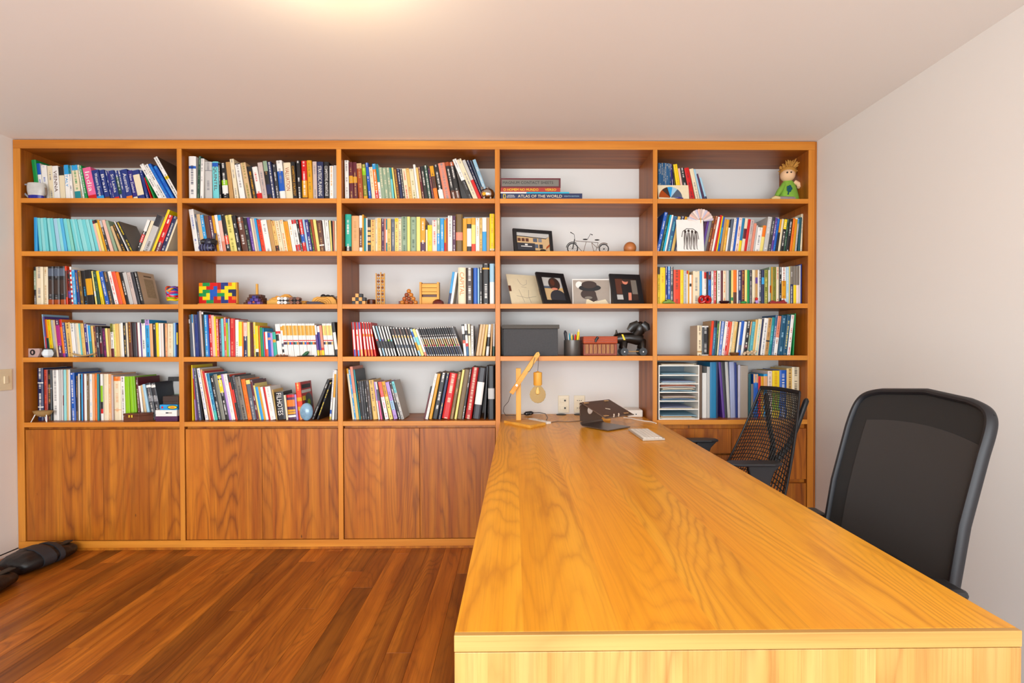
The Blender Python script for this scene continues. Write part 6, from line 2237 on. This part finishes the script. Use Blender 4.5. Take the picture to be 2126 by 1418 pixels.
tag(B().sheet(leafdish, 20, 8, 0.003).build('leaf_dish', plain('palm_leaf', 'BFA070', 0.6, noise=0.2), smooth=True), 'long shallow tan leaf-shaped dish before the books, fourth shelf', 'dish')
X2d = lambda zx: -2.064 + 0.000471 * zx
bdn = thing('bead_string', 'string of small brown beads heaped before the comic volumes', 'beads', (X2d(1370), 3.145, S4))
for k in range(14):
    B().ball((X2d(1300) + 0.0053 * k, 3.14 + 0.008 * sin(k * 1.7), S4 + 0.0052 + (0.006 if k % 4 == 2 else 0)), 0.005, 10, 6).build('bead', plain('bead_c', '5A3222', 0.4) if k % 2 else plain('bead_d', '9A6A4A', 0.4), bdn, smooth=True)
tag(B().tube([(X2d(1640), 3.15, S4 + 0.005), (X2d(1690), 3.149, S4 + 0.022), (X2d(1715), 3.148, S4 + 0.030)], [0.008, 0.011, 0.005], 10).build('green_leaf_ornament', plain('leaf_green', '1E5A34', 0.4), smooth=True), 'dark green leaf ornament before the white comic volumes', 'ornament')
for x0, x1, lb in ((1570, 1790, 'thin black twig lying before the comic volumes, beside the green leaf'), (1815, 2060, 'thin black twig lying before the last comics of the row')):
    tag(B().tube([(X2d(x0), 3.142, S4 + 0.003), (X2d((x0 + x1) / 2), 3.14, S4 + 0.0048), (X2d(x1), 3.142, S4 + 0.005)], [0.002, 0.004, 0.003], 8).build('twig', M_BLACK, smooth=True), lb, 'twig', 'twigs on the fourth shelf')

X4d = lambda zx: -0.110 + 0.000484 * zx
sb = thing('storage_box', 'dark grey textured storage box with a lid on the fourth shelf', 'box', (X4d(435), 3.2, S4))
boxm = plain('grey_boxboard', '38383A', 0.7, noise=0.25, nscale=150, bump=0.6)
B().box(X4d(92), 3.165, S4 + 0.0003, X4d(790), 3.40, S4 + 0.168).build('box_body', boxm, sb, bevel=0.002)
ld = B().box(X4d(78), 3.158, S4 + 0.169, X4d(808), 3.407, S4 + 0.193).build('lid', plain('grey_lidboard', '48443E', 0.7, noise=0.2, nscale=150, bump=0.5), sb, bevel=0.002)
pcup = thing('pen_cup', 'dark metal pen cup on the fourth shelf', 'pen cup', (X4d(985), 3.2, S4))
B().lathe([(0.053, 0), (0.054, 0.002), (0.054, 0.098), (0.051, 0.098), (0.050, 0.006), (0.01, 0.005)], (X4d(985), 3.2, S4), 28).build('cup', plain('gunmetal', '5A5652', 0.35, 0.6), pcup, smooth=True)
pens = [(-0.046, 0.012, 0.158, 'charcoal', 0.011, 'black clip-on pen at the left of the cup'), (-0.030, -0.01, 0.135, 'lgrey', 0.0045, 'pale grey pen in the cup'), (-0.018, 0.015, 0.142, 'cyan', 0.004, 'blue-tipped pen in the cup'), (-0.006, -0.015, 0.140, 'yellow', 0.004, 'thin yellow pencil standing in the pen cup'),
        (0.004, 0.012, 0.132, 'black', 0.005, 'thin black pen in the cup'), (0.016, -0.02, 0.134, 'red', 0.0055, 'red marker in the pen cup'), (0.024, 0.01, 0.128, 'green', 0.005, 'green marker in the cup'), (0.038, -0.012, 0.165, 'yellow', 0.0075, 'tall yellow cutter knife in the cup'), (0.044, 0.014, 0.140, 'gold', 0.006, 'golden yellow pencil in the cup'), (-0.036, 0.018, 0.128, 'navy', 0.005, 'dark navy pen in the cup')]
for dx, dy, hh, c, r, lb in pens:
    pn = thing('pen', lb if len(lb.split()) > 3 else lb + ' there', 'pen', (X4d(985) + dx * 0.5, 3.2 + dy * 0.5, S4 + 0.006), group='pens in the cup')
    p0, p1 = Vector((X4d(985) + dx * 0.5, 3.2 + dy * 0.5, S4 + 0.008)), Vector((X4d(985) + dx, 3.2 + dy, S4 + hh))
    B().tube([p0, p0.lerp(p1, 0.9)], r, 8).build('barrel', cmat(c, 0.4), pn, smooth=True)
    B().tube([p0.lerp(p1, 0.9), p1], [r, r * 0.45], 8).build('tip', cmat('cream' if c in ('yellow', 'gold') else c, 0.4), pn, smooth=True)
bs = thing('woven_basket', 'red-brown woven bamboo box with a black clasp, fourth shelf', 'basket', (X4d(1335), 3.22, S4))
bm_ = plain('basket_red', '8A3A20', 0.55, noise=0.3, nscale=60)
B().box(X4d(1118), 3.17, S4 + 0.0003, X4d(1552), 3.33, S4 + 0.074).build('box_body', bm_, bs, bevel=0.004)
B().box(X4d(1114), 3.164, S4 + 0.0745, X4d(1556), 3.336, S4 + 0.121).build('lid', plain('basket_lid', '9A3C1E', 0.55, noise=0.35, nscale=50), bs, bevel=0.006)
for k in range(22):
    x = X4d(1135) + k * 0.0087
    B().tube([(x, 3.1685, S4 + 0.014), (x + 0.001 * (-1) ** k, 3.1675, S4 + 0.045), (x, 3.1685, S4 + 0.071)], 0.0022, 6).build('bamboo_strip', plain('bamboo', 'C89A58', 0.5) if k % 3 else plain('bamboo_dark', '7A4A26', 0.5), bs, smooth=True)
for z_ in (0.082, 0.094, 0.106, 0.117):
    B().tube([(X4d(1118), 3.1635, S4 + z_), (X4d(1552), 3.1635, S4 + z_)], 0.003, 6).build('lid_band', plain('basket_band', 'B4502A', 0.5), bs, smooth=True)
B().tube([(X4d(1300), 3.160, S4 + 0.115), (X4d(1275), 3.157, S4 + 0.10), (X4d(1268), 3.158, S4 + 0.085)], [0.009, 0.008, 0.006], 8).build('clasp', M_BLACK, bs, smooth=True)
dg = thing('wheeled_dog', 'black wooden toy dog on wheels with long ears', 'toy', (X4d(1760), 3.20, S4))
dblk = plain('toy_black', '16120F', 0.3)
B().tube([(X4d(1530), 3.21, S4 + 0.105), (X4d(1600), 3.21, S4 + 0.108), (X4d(1720), 3.21, S4 + 0.112), (X4d(1830), 3.21, S4 + 0.105), (X4d(1890), 3.21, S4 + 0.098)], [0.026, 0.036, 0.033, 0.040, 0.030], 16).build('body', dblk, dg, smooth=True)
hd = B().tube([(X4d(1800), 3.205, S4 + 0.125), (X4d(1845), 3.20, S4 + 0.155), (X4d(1850), 3.195, S4 + 0.185), (X4d(1835), 3.19, S4 + 0.205)], [0.026, 0.037, 0.038, 0.022], 16).build('head', dblk, dg, smooth=True)
for dx, s_ in ((-1, -1), (1, 1)):
    B().tube([(X4d(1850) + 0.012 * s_, 3.175, S4 + 0.198), (X4d(1850) + (0.05 if s_ < 0 else 0.032) * s_, 3.172, S4 + 0.180), (X4d(1850) + (0.07 if s_ < 0 else 0.044) * s_, 3.172, S4 + 0.155)], [0.020, 0.024, 0.016], 10, flat=(0.6, 1.2)).build('ear', dblk, hd, smooth=True)
B().tube([(X4d(1545), 3.21, S4 + 0.12), (X4d(1560), 3.21, S4 + 0.145), (X4d(1555), 3.21, S4 + 0.162)], [0.010, 0.007, 0.003], 8).build('tail', dblk, dg, smooth=True)
for x in (1640, 1880):
    for y in (3.17, 3.25):
        B().tube([(X4d(x) + 0.008, 3.21, S4 + 0.09), (X4d(x), y, S4 + 0.05), (X4d(x), y, S4 + 0.03)], [0.024, 0.018, 0.013], 10).build('leg', dblk, dg, smooth=True)
        w = B().cyl((X4d(x), y - 0.014, S4 + 0.025), (X4d(x), y - 0.004, S4 + 0.025), 0.0245, n=24).build('wheel', M_BLACK, dg, smooth=True)
        B().cyl((X4d(x), y - 0.0145, S4 + 0.025), (X4d(x), y - 0.016, S4 + 0.025), 0.004, n=10).build('axle_cap', M_CHROME, w, smooth=True)
    B().cyl((X4d(x), 3.156, S4 + 0.025), (X4d(x), 3.25, S4 + 0.025), 0.003, n=8).build('axle', M_CHROME, dg, smooth=True)
B().cyl((X4d(1660), 3.19, S4 + 0.026), (X4d(1870), 3.19, S4 + 0.026), 0.0035, n=8).build('draw_bar', plain('bar_wood', 'B08A5A', 0.5), dg, smooth=True)
B().prism([(X4d(1608), S4 + 0.133), (X4d(1630), S4 + 0.133), (X4d(1660), S4 + 0.098), (X4d(1636), S4 + 0.098)], 'XZ', 3.174, 3.1775).build('price_tag', cmat('yellow'), dg)
X5d = lambda zx: 0.876 + 0.0004805 * zx
tag(B().lathe([(0.018, 0), (0.026, 0.006), (0.030, 0.018), (0.027, 0.019), (0.02, 0.008), (0.004, 0.006)], (X5d(1015), 3.152, S4), 20, 1.0, 0.8).build('small_bowl', plain('bowl_wood', '6A4426', 0.4), smooth=True), 'small brown wooden bowl before the slanting books', 'bowl')
sh = thing('coral_piece', 'knobbly cream coral piece before the slanting books', 'coral', (X5d(1205), 3.152, S4))
for k in range(9):
    B().ball((X5d(1140) + 0.0085 * k, 3.148 + 0.008 * sin(k * 2.3), S4 + 0.0095 + 0.007 * (k % 3)), (0.009, 0.009, 0.0088), 10, 6).build('lobe', plain('coral_cream', 'C8B090', 0.7, noise=0.3, nscale=200), sh, smooth=True)

# ---- lowest shelf
X1e = lambda zx: -3.030 + 0.0004683 * zx
lb_ = thing('footed_bowl', 'small wooden bowl on three white metal legs, lowest shelf', 'bowl', (X1e(330), 3.150, S5))
B().lathe([(0.006, 0.030), (0.03, 0.034), (0.050, 0.048), (0.059, 0.066), (0.055, 0.067), (0.045, 0.052), (0.004, 0.038)], (X1e(332), 3.152, S5), 24, 1.0, 0.5).build('bowl', plain('bowl_tan', '9A7A4A', 0.4, noise=0.2), lb_, smooth=True)
for dx, dy, ex in ((-0.035, -0.012, -0.055), (0.032, -0.012, 0.040), (0.0, 0.012, 0.0)):
    B().cyl((X1e(332) + ex, 3.152 + dy * 1.6, S5), (X1e(332) + dx, 3.152 + dy, S5 + 0.046), 0.0022, 0.003, 8).build('leg', plain('white_enamel', 'E6E6E2', 0.3), lb_, smooth=True)
bx_ = thing('wooden_box', 'low brown wooden box with a brass clasp before lime volumes', 'box', (X1e(1580), 3.16, S5))
B().prism([(X1e(1408), 3.128), (X1e(1604), 3.126), (X1e(1780) - 0.03, 3.180), (X1e(1560) - 0.02, 3.184)], 'XY', S5 + 0.0002, S5 + 0.036).build('box_body', M_DARKW, bx_, bevel=0.001)
B().prism([(X1e(1406), 3.1275), (X1e(1605), 3.1255), (X1e(1782) - 0.03, 3.180), (X1e(1558) - 0.02, 3.184)], 'XY', S5 + 0.037, S5 + 0.052).build('lid', M_DARKW, bx_, bevel=0.001)
for q in (1488, 1522):
    B().box(X1e(q) - 0.005, 3.122, S5 + 0.026, X1e(q) + 0.005, 3.1275, S5 + 0.044).build('clasp', M_BRASS, bx_, bevel=0.002)
photo_frame('framed_picture', 'dark framed landscape photo behind the stacked boxes, lowest shelf', X1e(1880) - 0.005, 3.33, S5, 0.19, 0.262, 10, 8, 0.03, plain('frame_dark', '1E1C1E', 0.4), cmat('lgrey'), [('poly', 'ltblue', R_(0.5, 0.55, 1, 1)), ('poly', 'sage', R_(0, 0.3, 1, 0.6))])
for k, (x0, x1, y0, y1, z0, z1, c, lb) in enumerate(((1785, 2074, 3.15, 3.29, 0.0003, 0.0305, 'plum', 'flat maroon box at the bottom of the box stack'), (1797, 2074, 3.145, 3.28, 0.031, 0.069, 'white', 'white flat box with small grey print in the stack'), (1845, 2074, 3.15, 3.27, 0.0695, 0.1015, 'sky', 'light blue game box with a yellow oval in the stack'), (1872, 2074, 3.16, 3.27, 0.102, 0.152, 'umber', 'dark brown box on top of the box stack'))):
    t = thing('storage_carton', lb, 'box', (X1e((x0 + x1) / 2), y0, S5 + z0), group='boxes stacked on the lowest shelf')
    zc = z0 + (z1 - z0) * 0.35
    B().box(X1e(x0) + 0.001, y0 + 0.001, S5 + z0, X1e(x1) - 0.001, y1 - 0.001, S5 + zc).build('box_body', cmat(c, 0.45), t, bevel=0.001)
    l_ = B().box(X1e(x0), y0, S5 + zc + 0.0003, X1e(x1), y1, S5 + z1).build('lid', cmat(c, 0.45), t, bevel=0.001)
    if k == 1:
        B().box(X1e(1930), y0 - 0.0006, S5 + 0.048, X1e(1965), y0, S5 + 0.056).build('print', cmat('charcoal'), t)
        B().box(X1e(1968), y0 - 0.0006, S5 + 0.048, X1e(2010), y0, S5 + 0.056).build('print', cmat('greige'), t)
    if k == 2:
        for rx, rz, c2, dy in ((0.06, 0.0125, 'black', 0.0005), (0.052, 0.0085, 'yellow', 0.001), (0.03, 0.005, 'orange', 0.0015)):
            B().prism([(X1e(2010) + rx * 0.52 * cos(2 * pi * i / 28), S5 + 0.0855 + rz * sin(2 * pi * i / 28)) for i in range(28)], 'XZ', y0 - dy, y0).build('print', cmat(c2), t)
        B().box(X1e(1868), y0 - 0.0006, S5 + 0.079, X1e(1890), y0, S5 + 0.091).build('print', cmat('red'), t)
gb = thing('glass_paperweight', 'round blue and white glass paperweight before the red book', 'paperweight', (-1.273, 3.150, S5))
B().ball((-1.273, 3.151, S5 + 0.055), (0.040, 0.026, 0.0545), 24, 14).build('sphere', plain('swirl_glass', '7FA6C0', 0.08, noise=0.7, nscale=22, coat=0.5), gb, smooth=True)

# letter tray
X5e = lambda zx: 0.874 + 0.0004815 * zx
tr_ = thing('letter_tray', 'white letter tray tower with seven levels in the rightmost bay', 'letter tray', (X5e(290), 3.14, S5))
tx0, tx1, ty0, ty1 = X5e(32), X5e(553), 3.135, 3.40
ztop = S5 + 0.336
for x in (tx0, tx1 - 0.006):
    B().box(x, ty0, S5, x + 0.006, ty1, ztop).build('side_panel', M_WHITEP, tr_, bevel=0.0008)
zl = [0.0, 0.060, 0.111, 0.165, 0.217, 0.270, 0.3295]
for z_ in zl:
    B().box(tx0 + 0.0062, ty0 + 0.0004, S5 + z_, tx1 - 0.0062, ty1, S5 + z_ + 0.006).build('tray_level', M_WHITEP, tr_, bevel=0.0006)
B().box(tx0 + 0.0062, ty1 + 0.0002, S5, tx1 - 0.0062, ty1 + 0.003, ztop - 0.008).build('back_panel', plain('tray_back', '7E8E98', 0.5), tr_)
rt_ = random.Random(21)
pcol = ['white', 'periwinkle2', 'white', 'cream', 'lgrey', 'pinkwhite', 'ltblue', 'peach']
lvn = ['lowest', 'second', 'third', 'fourth', 'fifth', 'sixth', 'topmost']
for li, z_ in enumerate(zl):
    zc = S5 + z_ + 0.0062
    cnt = (5, 2, 4, 6, 4, 2, 2)[li]
    for k in range(cnt):
        th_ = rt_.uniform(0.0012, 0.0035)
        bend = rt_.uniform(0.0, 0.006) if li in (2, 3) else rt_.uniform(0, 0.002)
        x0, x1 = tx0 + 0.010 + rt_.uniform(0, 0.02), tx1 - 0.012 - rt_.uniform(0, 0.03)
        y0 = ty0 + rt_.uniform(0.002, 0.02)
        zb_ = zc + th_ / 2 + bend * 0.1
        sl = rt_.uniform(-0.5, 0.5) * bend
        c = pcol[rt_.randrange(len(pcol))]
        if li == 3 and k == 5:
            c = 'salmon'
        o = B().sheet(lambda u, v: Vector((x0 + (x1 - x0) * u, y0 + 0.22 * v, zb_ + bend * sin(pi * u) + sl * (u - 0.5) + abs(sl) * 0.5)), 8, 3, th_).build('paper_stack', cmat(c, 0.8))
        tag(o, f'{WORDS.get(c, c)} sheaf of papers, {ordinal(k + 1)} from below on the {lvn[li]} level of the letter tray', 'papers', 'papers in the letter tray')
        zc += th_ + bend + 0.0008
